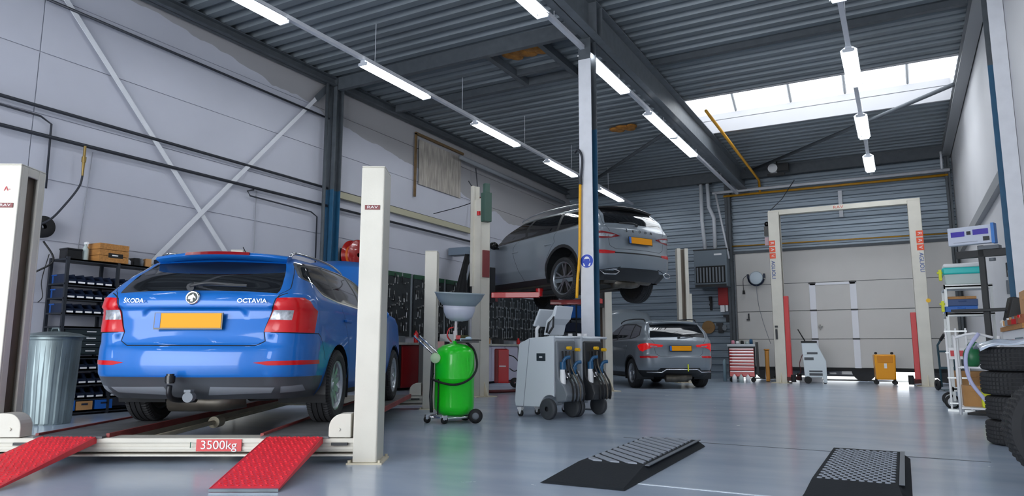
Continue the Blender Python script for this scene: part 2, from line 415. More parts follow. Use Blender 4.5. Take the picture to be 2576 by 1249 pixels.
def make_car(name, label, cat, loc, rz, K):
    t = thing(name, label, cat, loc, rz); sh = Shell(K['rows'], K['tilt'], K['ymid'], K['yspan'], K['taper'], K['tc'], K.get('recess')); K['sh'] = sh
    R = K['R']; WB = K['wb']; regs = []
    ar = K['ra']; dr = K.get('droop', 0)
    for yc in (0, WB): regs.append(('hole', arch(sh, R, ar, yc, R+dr)))
    if K.get('clad'):
        for yc in (0, WB): regs.append(('trim', arch(sh, R, ar+K['clad'], yc, R+dr)))
    regs += K['regs'](sh)
    tr = cut_shell(sh, regs)
    spec = {'body': (K['paint'], 'both', 0), 'trim': (trimb, 'both', 0), 'hole': None}
    spec.update(K['spec'])
    m_ = skin_multi('body_shell', [(skin(sh, tr.get(k, []), (1, -1)), m) for k, m in (('body', K['paint']), ('trim', trimb), ('shut_line', SHUT)) if tr.get(k)], t)
    for k, tris in tr.items():
        if k in ('body', 'trim', 'shut_line'): continue
        sp = spec[k]
        if sp is None: continue
        m, mode, push = sp[:3]; nm = sp[3] if len(sp) > 3 else {'body': 'body_shell', 'trim': 'black_trim'}.get(k, k)
        if mode == 'both': skin_obj(nm, skin(sh, tris, (1, -1), push, bool(push)), m, t, sp[4] if len(sp) > 4 else None)
        else:
            for sd in (1, -1): skin_obj(nm, skin(sh, tris, (sd,), push, bool(push)), m, t, sp[4] if len(sp) > 4 else None)
    liners(t, K['w'], R+dr, ar, (0, WB))
    # floor pan and sub-frame
    b = MB(); z0 = K['pan']; w = K['w']-.10
    b.prism([(K['rows'][0][2]+.12, z0+.14), (-.34, z0+.04), (.36, z0), (WB-.4, z0), (WB+.4, z0+.05), (K['rows'][0][3]-.12, z0+.12), (K['rows'][0][3]-.12, z0+.2), (K['rows'][0][2]+.12, z0+.24)], -w+.36, w-.36, 'X')
    b.prism([(.40, z0+.02), (WB-.42, z0+.02), (WB-.42, z0+.16), (.4, z0+.16)], -w, w, 'X')
    b.build('floor_pan', under, t, bev=.01)
    b = MB(); b.tube([(.28, -.55, z0+.06), (.1, -.62, z0+.03), (-.3, -.62, z0+.03)], .085, 12); b.tube([(.3, -.5, z0+.05), (.2, .3, z0), (.12, 1.2, z0-.02), (.1, WB-.3, z0+.04)], .028, 8, smooth=4); b.build('exhaust', mat('dull exhaust steel', H('6B665E'), .45, .8, noise=.3), t)
    b = MB(); b.tube([(-K['tk'], 0, R), (-.35, .06, z0+.09), (.35, .06, z0+.09), (K['tk'], 0, R)], .035, 8); b.cyl((-.42, -.1, z0+.08), (-.42, -.06, z0+.42), .045); b.cyl((.42, -.1, z0+.08), (.42, -.06, z0+.42), .045); b.build('rear_axle', under, t)
    for yc in (0, WB):
        for sd in (1, -1): wheel(t, 'wheel', (sd*K['tk'], yc, R), sd, R, K['rr'], K['tw'], K['spk'], K['rim'], K['twin'])
    if 'extra' in K: K['extra'](t, sh)
    return t
def roof_rails(t, pts, m):
    for sd in (1, -1):
        b = MB(); b.tube([(sd*x, y, z) for x, y, z in pts], .014, 8, smooth=5); b.build('roof_rail', m, t)
def mirror(t, x, y, z, m, k=1):
    for sd in (1, -1):
        b = MB(); b.sph((sd*(x+.13*k), y, z), .1*k, 16, sc=(1.0, .55, .8)); b.box((sd*(x+.02), y+.02, z-.05), (.12, .06, .03)); b.build('door_mirror', m, t)
def handles(t, pts, m, out=.93):
    for sd in (1, -1):
        for (x, y, z) in pts:
            b = MB(); b.box((sd*x, y, z), (.03, .2, .028)); b.build('door_handle', m, t, bev=.008)
# ---- blue estate car on the four-post lift
paint_b = mat('metallic blue paint', (.001, .125, .47), .42, .1, coat=.6, spec=.35)
paint_g = mat('metallic steel grey paint', H('7C858E'), .35, .25, coat=.8)
def oct_regs(sh):
    R_ = lambda *p: [('R', a, b) for a, b in p]; S_ = lambda *p: [('S', a, b) for a, b in p]
    r = []
    r.append(('lamp_insert', [('R', .61, .945), ('R', .75, .945), ('R', .74, .865), ('R', .585, .865)]))
    r.append(('tail_lamp', [('R', .635, 1.035), ('R', .80, 1.045), ('S', -.74, 1.02), ('S', -.63, .95), ('S', -.68, .77), ('R', .55, .77)]))
    r.append(('reflector', [('R', .50, .535), ('R', .60, .548), ('R', .80, .552), ('R', .865, .552), ('R', .865, .52), ('R', .60, .515)]))
    gl = rnd(R_((0, 1.10), (.64, 1.085), (.575, 1.35), (0, 1.365)), .001, 1)
    r.append(('rear_window', R_((0, 1.095), (.40, 1.09), (.625, 1.075), (.545, 1.36), (0, 1.375))))
    qa = [(-.58, 1.235), (-.44, 1.34), (.10, 1.39), (.0, 1.085), (-.36, 1.12)]
    r.append(('side_window', rnd(S_(*qa), .03)))
    r.append(('side_window', rnd(S_((.17, 1.392), (.96, 1.395), (.98, 1.05), (.06, 1.075)), .02)))
    r.append(('side_window', rnd(S_((1.04, 1.393), (1.30, 1.37), (1.95, 1.11), (1.96, 1.03), (1.05, 1.045)), .02)))
    full = [(-.61, 1.23), (-.46, 1.355), (.1, 1.40), (1.0, 1.405), (1.32, 1.38), (2.02, 1.10), (2.0, 1.015), (.0, 1.07), (-.37, 1.105)]
    r.append(('trim', rnd(S_(*full), .03)))
    r.append(('window_trim', rnd(offs(S_(*full), .016), .035)))
    r.append(('windscreen', [('S', 1.52, 1.36), ('S', 2.1, 1.12), (None, 5.0, sh.inv('S', 2.2, 1.09)[1]), (None, 5.9, sh.inv('S', 2.2, 1.10)[1]), (None, 5.9, sh.inv('S', 2, 1.40)[1]), (None, 5.2, sh.inv('S', 2, 1.395)[1])]))
    # shut lines of the tailgate, doors and bumper
    g = .0035
    def line(pts, w=g):
        a = [(p[0], p[1], p[2]) for p in pts]; q = [sh.inv(*p) for p in a]; up = []; dn = []
        for i, (x, y) in enumerate(q):
            p, n = q[max(0, i-1)], q[min(len(q)-1, i+1)]; d = V((n[0]-p[0], n[1]-p[1])).normalized(); up.append((None, x-d.y*w, y+d.x*w)); dn.append((None, x+d.y*w, y-d.x*w))
        return up+dn[::-1]
    r.append(('shut_line', line([('R', 0, .665), ('R', .50, .665), ('R', .565, .70), ('R', .55, .77), ('R', .625, 1.03), ('R', .70, 1.08)], .005)))
    r.append(('shut_line', line([('R', .635, 1.04), ('R', .70, 1.12), ('R', .60, 1.36)])))
    r.append(('shut_line', line([('S', 1.0, .34), ('S', 1.0, 1.03)]))); r.append(('shut_line', line([('S', 2.16, .34), ('S', 2.16, .95), ('S', 2.0, 1.04)])))
    r.append(('shut_line', line([('S', .42, .36), ('S', .30, .72), ('S', .10, .98), ('S', .02, 1.07)])))
    r.append(('shut_line', line([('S', -.60, .77), ('S', -.50, .70), ('S', -.40, .55)])))
    r.append(('shut_line', line([('R', .60, .77), ('R', .8, .765), ('S', -.60, .765)])))
    r.append(('bumper_inset', R_((.14, .285), (.60, .30), (.64, .345), (.18, .352)))); r.append(('bumper_inset', [('R', .66, .30), ('R', .80, .31), ('R', .80, .36), ('R', .68, .35)]))
    r.append(('bumper_lower', [(None, 0, 0), (None, 0, sh.vk[2]), (None, 1.0, sh.vk[2]), ('S', -.42, .42), ('S', -.38, .25)]))
    return r
def oct_extra(t, sh):
    X = TR(-.02, -1.003, .853) @ RX(rad(-3)); plate(t, X, .52, .115)
    text('lettering', 'ŠKODA', .047, chrome, t, (-.47, -.985, 1.01), (rad(82), 0, rad(-8)), .003, sx=1.1, label='chrome letters on the left of the tailgate')
    text('lettering', 'OCTAVIA', .047, chrome, t, (.46, -.985, 1.01), (rad(82), 0, rad(8)), .003, sx=1.1, label='chrome letters on the right of the tailgate')
    # round badge: ring, dark field, winged arrow
    Xb = TR(0, -1.005, 1.035) @ RX(rad(80))
    b = MB(); b.lathe([(.038, 0), (.046, .006), (.052, .004), (.055, -.02)], 28); b.build('badge_ring', chrome, t).matrix_basis = Xb
    b = MB(); b.cyl((0,0,-.004), (0,0,.002), .04, n=28); f = b.build('badge_field', mat('green black badge', H('16241E'), .3), t); f.matrix_basis = Xb
    b = MB(); b.prism([(-.030, -.014), (.004, -.016), (.012, .0), (.030, -.012), (.026, .004), (.012, .016), (.006, .030), (-.006, .018), (-.02, .014), (-.03, .004)], .002, .006); b.prism([(-.01, -.032), (.01, -.032), (.008, -.014), (-.008, -.014)], .002, .006)
    b.build('badge_emblem', chrome, t).matrix_basis = Xb
    # crease that frames the plate recess (pressed panel)
    # spoiler with stop lamp
    b = MB(); n = 16; vs = []
    for i in range(n+1):
        u = -1+2*i/n; x = .555*u; yb = -.64+.10*u*u; zt = 1.455-.03*u*u
        vs += [(x*1.0, yb+.16, zt+.012), (x*1.02, yb+.02, zt-.008), (x*1.02, yb, zt-.032), (x*.98, yb+.05, zt-.060), (x*.96, yb+.2, zt-.05)]
    b.add(vs, [(5*i+k, 5*i+(k+1) % 5, 5*i+5+(k+1) % 5, 5*i+5+k) for i in range(n) for k in range(5)] + [(0,1,2,3,4), tuple(5*n+k for k in range(5))[::-1]], 0, True)
    b.build('roof_spoiler', paint_b, t, bev=.004)
    b = MB(); vs = []
    for i in range(9):
        u = -1+2*i/8; x = .27*u+.0; yb = -.646+.10*(x/.6)**2; zt = 1.455-.03*(x/.6)**2
        vs += [(x, yb+.012, zt-.006), (x, yb-.004, zt-.032), (x, yb+.03, zt-.032), (x, yb+.04, zt-.01)]
    b.add(vs, [(4*i+k, 4*i+(k+1) % 4, 4*i+4+(k+1) % 4, 4*i+4+k) for i in range(8) for k in range(4)] + [(0,1,2,3), (35,34,33,32)]); b.build('stop_lamp', REDD, t, label='dark red high level stop lamp')
    # wiper
    b = MB(); b.cyl((-.03, -.99, 1.115), (-.03, -.955, 1.125), .03); b.tube([(-.03, -.995, 1.125), (.12, -.99, 1.15), (.36, -.955, 1.13)], .011, 8, smooth=4); b.box((.2, -.975, 1.137), (.42, .014, .02), R=RY(rad(2)) @ RX(rad(-20))); b.build('rear_wiper', dgrey, t)
    # tow bar: ball, neck and socket
    b = MB(); b.tube([(-.02, -.80, .24), (-.05, -1.06, .26), (-.06, -1.14, .30), (-.06, -1.14, .37)], .020, 10, smooth=4); b.sph((-.06, -1.14, .41), .027, 14)
    b.build('tow_ball', mat('worn black steel', H('2A2B2E'), .35, .7), t)
    b = MB(); b.cyl((-.06, -1.14, .385), (-.06, -1.14, .455), .032, .028, 14); b.cyl((-.06, -1.14, .395), (-.06, -1.14, .44), .038, n=8); b.build('ball_cap', blackg, t)
    b = MB(); b.cyl((.06, -1.10, .28), (.05, -1.02, .28), .038, n=16); b.box((.05, -1.06, .325), (.05, .06, .02)); b.build('tow_socket', mgrey, t)
    roof_rails(t, [(.545, -.42, 1.425), (.555, -.32, 1.47), (.57, .1, 1.487), (.575, .7, 1.487), (.555, 1.15, 1.46), (.545, 1.28, 1.42)], chrome)
    mirror(t, .80, 1.90, 1.04, paint_b, .7); handles(t, [(.905, .24, .90), (.905, 1.22, .89)], paint_b)
    b = MB(); b.prism([(.12, 1.462), (.02, 1.462), (.0, 1.485), (.03, 1.49)], -.015, .015, 'X'); b.tube([(0, .03, 1.485), (0, -.1, 1.56)], .004, 6); b.build('roof_aerial', blackg, t)
    # raised bonnet hinged at the scuttle, with its stay
    X = TR(0, 2.30, 1.06) @ RX(rad(43)); b = MB(); n = 14; vs = []
    for k in range(8):
        y = 1.08*k/7
        for i in range(n+1):
            u = -1+2*i/n; hw = .76-.10*(k/7)**2; vs.append((hw*u, y-.10*u*u*(k/7)**2, .05*(1-u*u)+.02*sin(pi*k/7)))
    m = len(vs); vs += [(x*.98, y*.99, z-.03) for x, y, z in vs]; fs = [(k*(n+1)+i, k*(n+1)+i+1, (k+1)*(n+1)+i+1, (k+1)*(n+1)+i) for k in range(7) for i in range(n)]
    fs += [tuple(q+m for q in f[::-1]) for f in fs]; ring = [i for i in range(n+1)] + [(k+1)*(n+1)+n for k in range(7)] + [7*(n+1)+i for i in range(n-1, -1, -1)] + [k*(n+1) for k in range(6, 0, -1)]
    fs += [(ring[i], ring[(i+1) % len(ring)], ring[(i+1) % len(ring)]+m, ring[i]+m) for i in range(len(ring))]
    b.add(vs, fs, 0, True); b.build('bonnet', paint_b, t, label='raised blue bonnet').matrix_basis = X
    b = MB(); b.tube([(.6, 2.95, .95), (.55, 2.75, 1.45)], .006, 6); b.build('bonnet_stay', steel, t)
    b = MB(); b.box((0, 2.85, .82), (1.2, .9, .12)); b.box((.1, 2.8, .92), (.5, .4, .1)); b.build('engine_cover', trimb, t, bev=.02)
OCT = dict(recess=(.36, .958, 1.15, .012), rows=[
 (.25,.80,-.87,3.35,.10,.24,.30,.35,.40), (.33,.86,-.99,3.50,.09,.26,.36,.35,.45), (.425,.888,-1.045,3.57,.09,.27,.40,.38,.50), (.445,.891,-1.060,3.575,.09,.27,.40,.38,.5),
 (.52,.900,-1.065,3.60,.09,.27,.42,.38,.5), (.62,.902,-1.055,3.60,.09,.26,.42,.38,.5), (.66,.902,-1.030,3.60,.08,.25,.41,.38,.5), (.69,.902,-1.000,3.59,.07,.24,.40,.4,.5),
 (.80,.900,-.985,3.57,.06,.23,.38,.4,.5), (.93,.896,-.965,3.50,.06,.22,.36,.4,.5), (.952,.896,-.970,3.48,.06,.22,.36,.4,.5), (.968,.895,-.998,3.44,.06,.22,.36,.4,.5), (1.03,.885,-.985,3.25,.06,.21,.35,.4,.4), (1.07,.865,-.965,2.75,.06,.20,.33,.3,.3),
 (1.095,.850,-.93,2.36,.06,.18,.32,.3,.25), (1.2,.785,-.80,2.14,.06,.15,.28,.25,.22), (1.3,.715,-.665,1.92,.06,.13,.24,.25,.2), (1.39,.65,-.55,1.74,.05,.12,.20,.2,.2),
 (1.43,.60,-.49,1.62,.05,.12,.18,.2,.2), (1.455,.53,-.42,1.45,.05,.12,.16,.2,.2), (1.475,.40,-.28,1.2,.05,.14,.15,.15,.15), (1.485,.22,-.05,.95,.03,.1,.1,.1,.1), (1.488,.03,.2,.7,.01,.02,.04,.02,.04)],
 tilt=(.035, 1.25, 1.42), ymid=.65, yspan=1.3, taper=.045, tc=1.1, R=.318, rr=.215, wb=2.68, w=.905, ra=.365, pan=.19, tk=.79, tw=.215, spk=10, twin=False,
 rim=mat('silver alloy', H('B9BEC4'), .3, .8), paint=paint_b, regs=oct_regs, extra=oct_extra,
 spec={'lamp_insert': (CLR, 'pair', .006), 'tail_lamp': (REDL, 'pair', .008), 'reflector': (REDL, 'pair', .003), 'rear_window': (glassd, 'both', 0), 'side_window': (glassd, 'pair', 0),
  'windscreen': (glassd, 'both', 0), 'window_trim': (chrome, 'pair', .003), 'bumper_lower': (bump_g, 'both', 0), 'bumper_inset': (mat('satin grey plastic', H('7A8088'), .4), 'pair', 0)})
def suv_regs(Q):
    def f(sh):
        R_ = lambda *p: [('R', a, b) for a, b in p]; S_ = lambda *p: [('S', a, b) for a, b in p]; r = []
        r.append(('lamp_insert', Q['insert'])); r.append(('tail_lamp', Q['lamp'])); r.append(('reflector', Q['refl']))
        r.append(('rear_window', R_(*Q['rw'])))
        for w in Q['sw']: r.append(('side_window', rnd(S_(*w), .025)))
        r.append(('trim', rnd(S_(*Q['full']), .03))); 
        if Q.get('chr'): r.append(('window_trim', rnd(offs(S_(*Q['full']), .014), .035)))
        c = Q['cowl']; r.append(('windscreen', [('S', c[0], c[1]), ('S', c[2], c[3]), (None, 5.0, sh.inv('S', c[2], c[3]-.02)[1]), (None, 5.9, sh.inv('S', c[2], c[3]-.02)[1]), (None, 5.9, sh.inv('S', c[0], c[1]+.03)[1]), (None, 5.2, sh.inv('S', c[0], c[1]+.03)[1])]))
        def line(pts, w=.004):
            q = [sh.inv(*p) for p in pts]; up = []; dn = []
            for i, (x, y) in enumerate(q):
                p, n = q[max(0, i-1)], q[min(len(q)-1, i+1)]; d = V((n[0]-p[0], n[1]-p[1])).normalized(); up.append((None, x-d.y*w, y+d.x*w)); dn.append((None, x+d.y*w, y-d.x*w))
            return up+dn[::-1]
        for l in Q['lines']: r.append(('shut_line', line(*l)))
        k = sh.inv('R', 0, Q['zb'])[1]; r.append(('bumper_lower', [(None, 0, 0), ('R', 0, Q['zb']), ('R', .45, Q['zb']), ('R', Q['xb'], Q['zb2']), (None, 1.02, sh.inv('R', 0, Q['zb2'])[1]), ('S', -.40, Q['zb2']-.03), ('S', -.38, sh.rows[0][0]+.001)]))
        z = Q['zs']; r.append(('sill_trim', S_((.30, z-.02), (Q['wb']-.34, z-.02), (Q['wb']-.34, sh.rows[0][0]), (.30, sh.rows[0][0]))))
        if Q.get('black'): r.append(('tail_strip', line(*Q['black'])))
        return r
    return f
KSPEC = {'lamp_insert': (CLR, 'pair', .003), 'tail_lamp': (REDD, 'pair', .005), 'reflector': (REDL, 'pair', .003), 'rear_window': (glassd, 'both', 0), 'side_window': (glassd, 'pair', 0),
  'windscreen': (glassd, 'both', 0), 'window_trim': (chrome, 'pair', .003), 'bumper_lower': (trimb, 'both', 0), 'sill_trim': (trimb, 'pair', 0), 'tail_strip': (blackg, 'both', 0)}
def suv_rows(H_, w, oh, fo, zk, belt, wb):
    """H_ height, w half width, oh rear overhang, fo front end, zk lower edge, belt window line"""
    r = [(zk, w-.09, -oh+.22, fo-.25, .12, .24, .28, .35, .40), (zk+.10, w-.04, -oh+.10, fo-.10, .11, .26, .34, .35, .45), (zk+.22, w-.01, -oh+.01, fo-.02, .10, .27, .38, .38, .5), (zk+.32, w, -oh, fo, .10, .27, .40, .38, .5)]
    b = belt; r += [(.60*b+.02, w, -oh+.005, fo, .10, .26, .38, .38, .5), (.64*b+.03, w-.002, -oh+.035, fo-.02, .09, .25, .37, .4, .5), (.76*b, w-.004, -oh+.055, fo-.06, .08, .23, .36, .4, .5), (.835*b, w-.01, -oh+.065, fo-.14, .07, .22, .35, .4, .5),
          (.86*b, w-.012, -oh+.05, fo-.2, .07, .22, .35, .4, .45), (.94*b, w-.022, -oh+.06, fo-.50, .07, .20, .33, .4, .4), (.985*b, w-.04, -oh+.08, fo-.98, .07, .18, .31, .3, .3), (b, w-.055, -oh+.10, fo-1.30, .07, .17, .30, .3, .25)]
    g = H_-b
    for t, dw, dr, df in ((.30, .11, .17, 1.52), (.55, .17, .25, 1.74), (.76, .235, .33, 1.98), (.86, .28, .38, 2.12), (.93, .36, .46, 2.35), (.975, .50, .62, 2.6)):
        r.append((b+g*t, w-dw, -oh+dr, fo-df, .06, .14, .24*(1-t*.4), .22, .2))
    r += [(b+g*.995, w-.72, -oh+.95, fo-2.85, .03, .08, .1, .1, .1), (b+g, .03, -oh+1.3, fo-3.0, .01, .02, .04, .02, .04)]
    return r
# ---- large grey SUV raised on the two-post lift
def kod_extra(t, sh):
    plate(t, TR(0, -.985, .955) @ RX(rad(-4)), .52, .11)
    for i, ch in enumerate('ŠKODA'): text('lettering', ch, .062, blackg, t, (-.28+.14*i, -.965+.02*abs(i-2)/2, 1.115), (rad(84), 0, 0), .003, label='spaced black letter on the tailgate')
    b = MB(); n = 14; vs = []
    for i in range(n+1):
        u = -1+2*i/n; x = .60*u; yb = -.72+.09*u*u; zt = 1.605-.04*u*u
        vs += [(x, yb+.22, zt+.012), (x*1.02, yb+.02, zt-.012), (x*1.02, yb, zt-.03), (x*.98, yb+.06, zt-.07), (x*.96, yb+.2, zt-.07)]
    b.add(vs, [(5*i+k, 5*i+(k+1) % 5, 5*i+5+(k+1) % 5, 5*i+5+k) for i in range(n) for k in range(5)] + [(0,1,2,3,4), tuple(5*n+k for k in range(5))[::-1]], 0, True); b.build('roof_spoiler', blackg, t)
    b = MB(); b.cyl((.0, -.90, 1.235), (.0, -.86, 1.245), .028); b.tube([(.0, -.90, 1.245), (-.12, -.89, 1.27), (-.36, -.85, 1.25)], .011, 8, smooth=4); b.build('rear_wiper', dgrey, t)
    for sd in (1, -1):
        b = MB(); b.tube([(sd*.50, -.99, .42), (sd*.56, -.975, .37), (sd*.74, -.90, .37), (sd*.80, -.86, .43), (sd*.60, -.965, .455), (sd*.50, -.99, .42)], .009, 6); b.build('exhaust_trim', chrome, t, label='chrome exhaust surround')
    roof_rails(t, [(.62, -.30, 1.60), (.63, -.2, 1.655), (.65, .3, 1.68), (.655, 1.0, 1.68), (.63, 1.5, 1.64), (.62, 1.62, 1.60)], mat('satin aluminium', (.7, .71, .73), .3, 1.))
    mirror(t, .90, 2.02, 1.16, blackg); handles(t, [(.932, .38, .99), (.932, 1.42, .965)], paint_g)
    b = MB(); b.tube([(-.5, -.62, .36), (.5, -.62, .36)], .10, 14); b.box((.0, -.45, .30), (.9, .02, .1)); b.build('silencer', mat('dull exhaust steel', H('6B665E'), .45, .8), t)
    for sd in (1, -1):
        b = MB(); b.tube([(sd*.25, .0, .34), (sd*.70, .0, .30)], .035, 8); b.tube([(sd*.3, .35, .36), (sd*.68, .08, .30)], .028, 8); b.tube([(sd*.55, -.12, .32), (sd*.52, -.10, .62)], .055, 12); b.build('suspension_arm', under, t)
KOD = dict(rows=suv_rows(1.655, .941, 1.0, 3.70, .30, 1.20, 2.79), tilt=(.05, 1.38, 1.58), ymid=.75, yspan=1.5, taper=.04, tc=1.3, R=.365, rr=.285, droop=.10, wb=2.79, w=.94, ra=.43, clad=.055, pan=.24, tk=.80, tw=.235, spk=5, twin=True,
 rim=mat('black and silver alloy', H('8F9499'), .3, .9), paint=paint_g, extra=kod_extra, spec=KSPEC,
 regs=suv_regs(dict(wb=2.79, insert=[('R', .50, 1.035), ('R', .72, 1.05), ('S', -.80, 1.045), ('S', -.72, 1.02), ('R', .74, .995), ('R', .56, 1.0)],
  lamp=[('R', .40, 1.02), ('R', .55, 1.06), ('R', .75, 1.085), ('S', -.74, 1.09), ('S', -.58, 1.07), ('S', -.64, .985), ('R', .74, .965), ('R', .56, .985)],
  refl=[('R', .52, .755), ('R', .70, .77), ('S', -.82, .77), ('S', -.60, .765), ('S', -.62, .725), ('S', -.82, .715), ('R', .70, .71), ('R', .54, .72)],
  rw=[(0, 1.25), (.45, 1.245), (.645, 1.235), (.60, 1.40), (.565, 1.56), (0, 1.58)],
  sw=[[(-.56, 1.30), (-.46, 1.48), (.16, 1.535), (.16, 1.225), (-.30, 1.255)], [(.24, 1.54), (1.05, 1.55), (1.10, 1.20), (.22, 1.225)], [(1.13, 1.55), (1.42, 1.52), (2.22, 1.22), (2.22, 1.165), (1.18, 1.195)]],
  full=[(-.62, 1.29), (-.50, 1.505), (.3, 1.56), (1.1, 1.575), (1.48, 1.545), (2.36, 1.21), (2.34, 1.15), (.2, 1.21), (-.32, 1.235)], chr=False,
  cowl=(1.68, 1.52, 2.44, 1.22), lines=[([('R', 0, .805), ('R', .5, .80), ('R', .60, .85), ('R', .62, .97)],), ([('R', .60, 1.09), ('R', .68, 1.22), ('R', .60, 1.54)],), ([('S', 1.14, .40), ('S', 1.14, 1.19)],), ([('S', 2.30, .42), ('S', 2.32, 1.1)],), ([('S', .50, .45), ('S', .42, .75), ('S', .2, 1.02), ('S', .14, 1.2)],), ([('R', .42, .50), ('R', .60, .47), ('S', -.80, .45), ('S', -.5, .36)], .006)],
  zb=.49, xb=.52, zb2=.44, zs=.42, black=([('R', 0, .735), ('R', .3, .735), ('R', .56, .735)], .012))))
# ---- small grey crossover on the floor lift
def kam_extra(t, sh):
    plate(t, TR(0, -.775, .87) @ RX(rad(-4)), .50, .11)
    b = MB(); n = 12; vs = []
    for i in range(n+1):
        u = -1+2*i/n; x = .55*u; yb = -.55+.08*u*u; zt = 1.475-.035*u*u
        vs += [(x, yb+.22, zt+.015), (x*1.02, yb+.02, zt-.006), (x*1.02, yb, zt-.02), (x*.98, yb+.06, zt-.06), (x*.96, yb+.2, zt-.06)]
    b.add(vs, [(5*i+k, 5*i+(k+1) % 5, 5*i+5+(k+1) % 5, 5*i+5+k) for i in range(n) for k in range(5)] + [(0,1,2,3,4), tuple(5*n+k for k in range(5))[::-1]], 0, True); b.build('roof_spoiler', paint_g, t)
    b = MB(); b.cyl((.0, -.715, 1.115), (.0, -.68, 1.12), .026); b.tube([(.0, -.71, 1.12), (.14, -.70, 1.14), (.34, -.66, 1.12)], .010, 8, smooth=4); b.build('rear_wiper', dgrey, t)
    b = MB(); b.tube([(-.74, -.64, .36), (-.45, -.80, .36), (-.36, -.815, .42), (.36, -.815, .42), (.45, -.80, .36), (.74, -.64, .36)], .012, 8); b.build('skid_trim', chrome, t, label='bright line round the rear skid plate')
    b = MB(); b.cyl((.14, -.82, .38), (.14, -.82, .53), .014, n=12); b.build('towing_eye', mat('fluorescent yellow', H('D8E020'), .5), t, label='yellow towing eye')
    roof_rails(t, [(.60, -.25, 1.475), (.61, -.16, 1.52), (.62, .3, 1.545), (.62, .9, 1.545), (.60, 1.3, 1.51), (.59, 1.4, 1.475)], blackg)
    mirror(t, .86, 1.82, 1.08, paint_g); handles(t, [(.888, .30, .92), (.888, 1.25, .90)], paint_g)
    X = TR(0, 2.14, 1.06) @ RX(rad(52)); b = MB(); n = 12; vs = []
    for k in range(7):
        for i in range(n+1):
            u = -1+2*i/n; hw = .72-.12*(k/6)**2; vs.append((hw*u, 1.05*k/6-.10*u*u*(k/6)**2, .05*(1-u*u)+.02*sin(pi*k/6)))
    m = len(vs); vs += [(x*.98, y*.99, z-.03) for x, y, z in vs]; fs = [(k*(n+1)+i, k*(n+1)+i+1, (k+1)*(n+1)+i+1, (k+1)*(n+1)+i) for k in range(6) for i in range(n)]
    fs += [tuple(q+m for q in f[::-1]) for f in fs]; ring = [i for i in range(n+1)] + [(k+1)*(n+1)+n for k in range(6)] + [6*(n+1)+i for i in range(n-1, -1, -1)] + [k*(n+1) for k in range(5, 0, -1)]
    fs += [(ring[i], ring[(i+1) % len(ring)], ring[(i+1) % len(ring)]+m, ring[i]+m) for i in range(len(ring))]
    b.add(vs, fs, 0, True); b.build('bonnet', paint_g, t, label='raised grey bonnet').matrix_basis = X
KAM = dict(rows=suv_rows(1.53, .896, .80, 3.46, .25, 1.08, 2.65), tilt=(.04, 1.26, 1.45), ymid=.65, yspan=1.35, taper=.045, tc=1.15, R=.325, rr=.215, wb=2.65, w=.895, ra=.37, clad=.04, pan=.2, tk=.765, tw=.205, spk=5, twin=False,
 rim=mat('silver alloy', H('B9BEC4'), .3, .8), paint=paint_g, extra=kam_extra, spec=dict(KSPEC, tail_lamp=(mat('bright red lamp', H('D81418'), .15, coat=.8, emit=H('D81418'), es=.25), 'pair', .005)),
 regs=suv_regs(dict(wb=2.65, insert=[('R', .50, .925), ('R', .66, .935), ('R', .66, .91), ('R', .52, .905)],
  lamp=[('R', .38, .945), ('R', .60, .975), ('R', .74, .985), ('S', -.52, .97), ('S', -.42, .93), ('S', -.50, .83), ('S', -.58, .80), ('R', .76, .83), ('R', .62, .895), ('R', .40, .90)],
  refl=[('R', .50, .70), ('R', .66, .71), ('S', -.60, .71), ('S', -.50, .70), ('S', -.52, .665), ('R', .70, .66), ('R', .52, .67)],
  rw=[(0, 1.125), (.45, 1.12), (.635, 1.105), (.59, 1.28), (.555, 1.42), (0, 1.44)],
  sw=[[(-.36, 1.17), (-.26, 1.33), (.14, 1.40), (.12, 1.10), (-.16, 1.125)], [(.20, 1.405), (.94, 1.42), (.98, 1.075), (.18, 1.10)], [(1.01, 1.42), (1.30, 1.39), (1.98, 1.10), (1.98, 1.045), (1.02, 1.07)]],
  full=[(-.41, 1.16), (-.29, 1.355), (.2, 1.43), (1.0, 1.445), (1.34, 1.415), (2.1, 1.09), (2.08, 1.03), (.1, 1.085), (-.18, 1.105)],
  cowl=(1.54, 1.39, 2.2, 1.10), lines=[([('R', 0, .70), ('R', .45, .70), ('R', .54, .76), ('R', .56, .88)],), ([('R', .56, .98), ('R', .66, 1.10), ('R', .59, 1.42)],), ([('S', 1.0, .36), ('S', 1.0, 1.07)],), ([('S', 2.10, .38), ('S', 2.12, 1.0)],), ([('S', .44, .4), ('S', .36, .7), ('S', .16, .94), ('S', .1, 1.08)],)],
  zb=.45, xb=.5, zb2=.40, zs=.36)))
# ------------------------------------------------------------------ hall shell
XL, XR, YB, YF, ZC = -9.65, 1.45, 21.5, -5.5, 6.15
def node_mat(name):
    m = bpy.data.materials.new(name); m.use_nodes = True; nt = m.node_tree; return m, nt, nt.nodes['Principled BSDF']
fm, nt, bs = node_mat('epoxy floor'); N = nt.nodes.new; L = nt.links.new
tc = N('ShaderNodeTexCoord'); n1 = N('ShaderNodeTexNoise'); n1.inputs['Scale'].default_value = .7; n1.inputs['Detail'].default_value = 8
n2 = N('ShaderNodeTexNoise'); n2.inputs['Scale'].default_value = 5; n2.inputs['Detail'].default_value = 6
mp = N('ShaderNodeMapping'); mp.inputs['Scale'].default_value = (1, 3.2, 1); mp.inputs['Rotation'].default_value = (0, 0, rad(-28))
cr = N('ShaderNodeValToRGB'); cr.color_ramp.elements[0].position = .35; cr.color_ramp.elements[1].position = .7
cr.color_ramp.elements[0].color = (*H('9EACBF'), 1); cr.color_ramp.elements[1].color = (*H('B1BDCC'), 1)
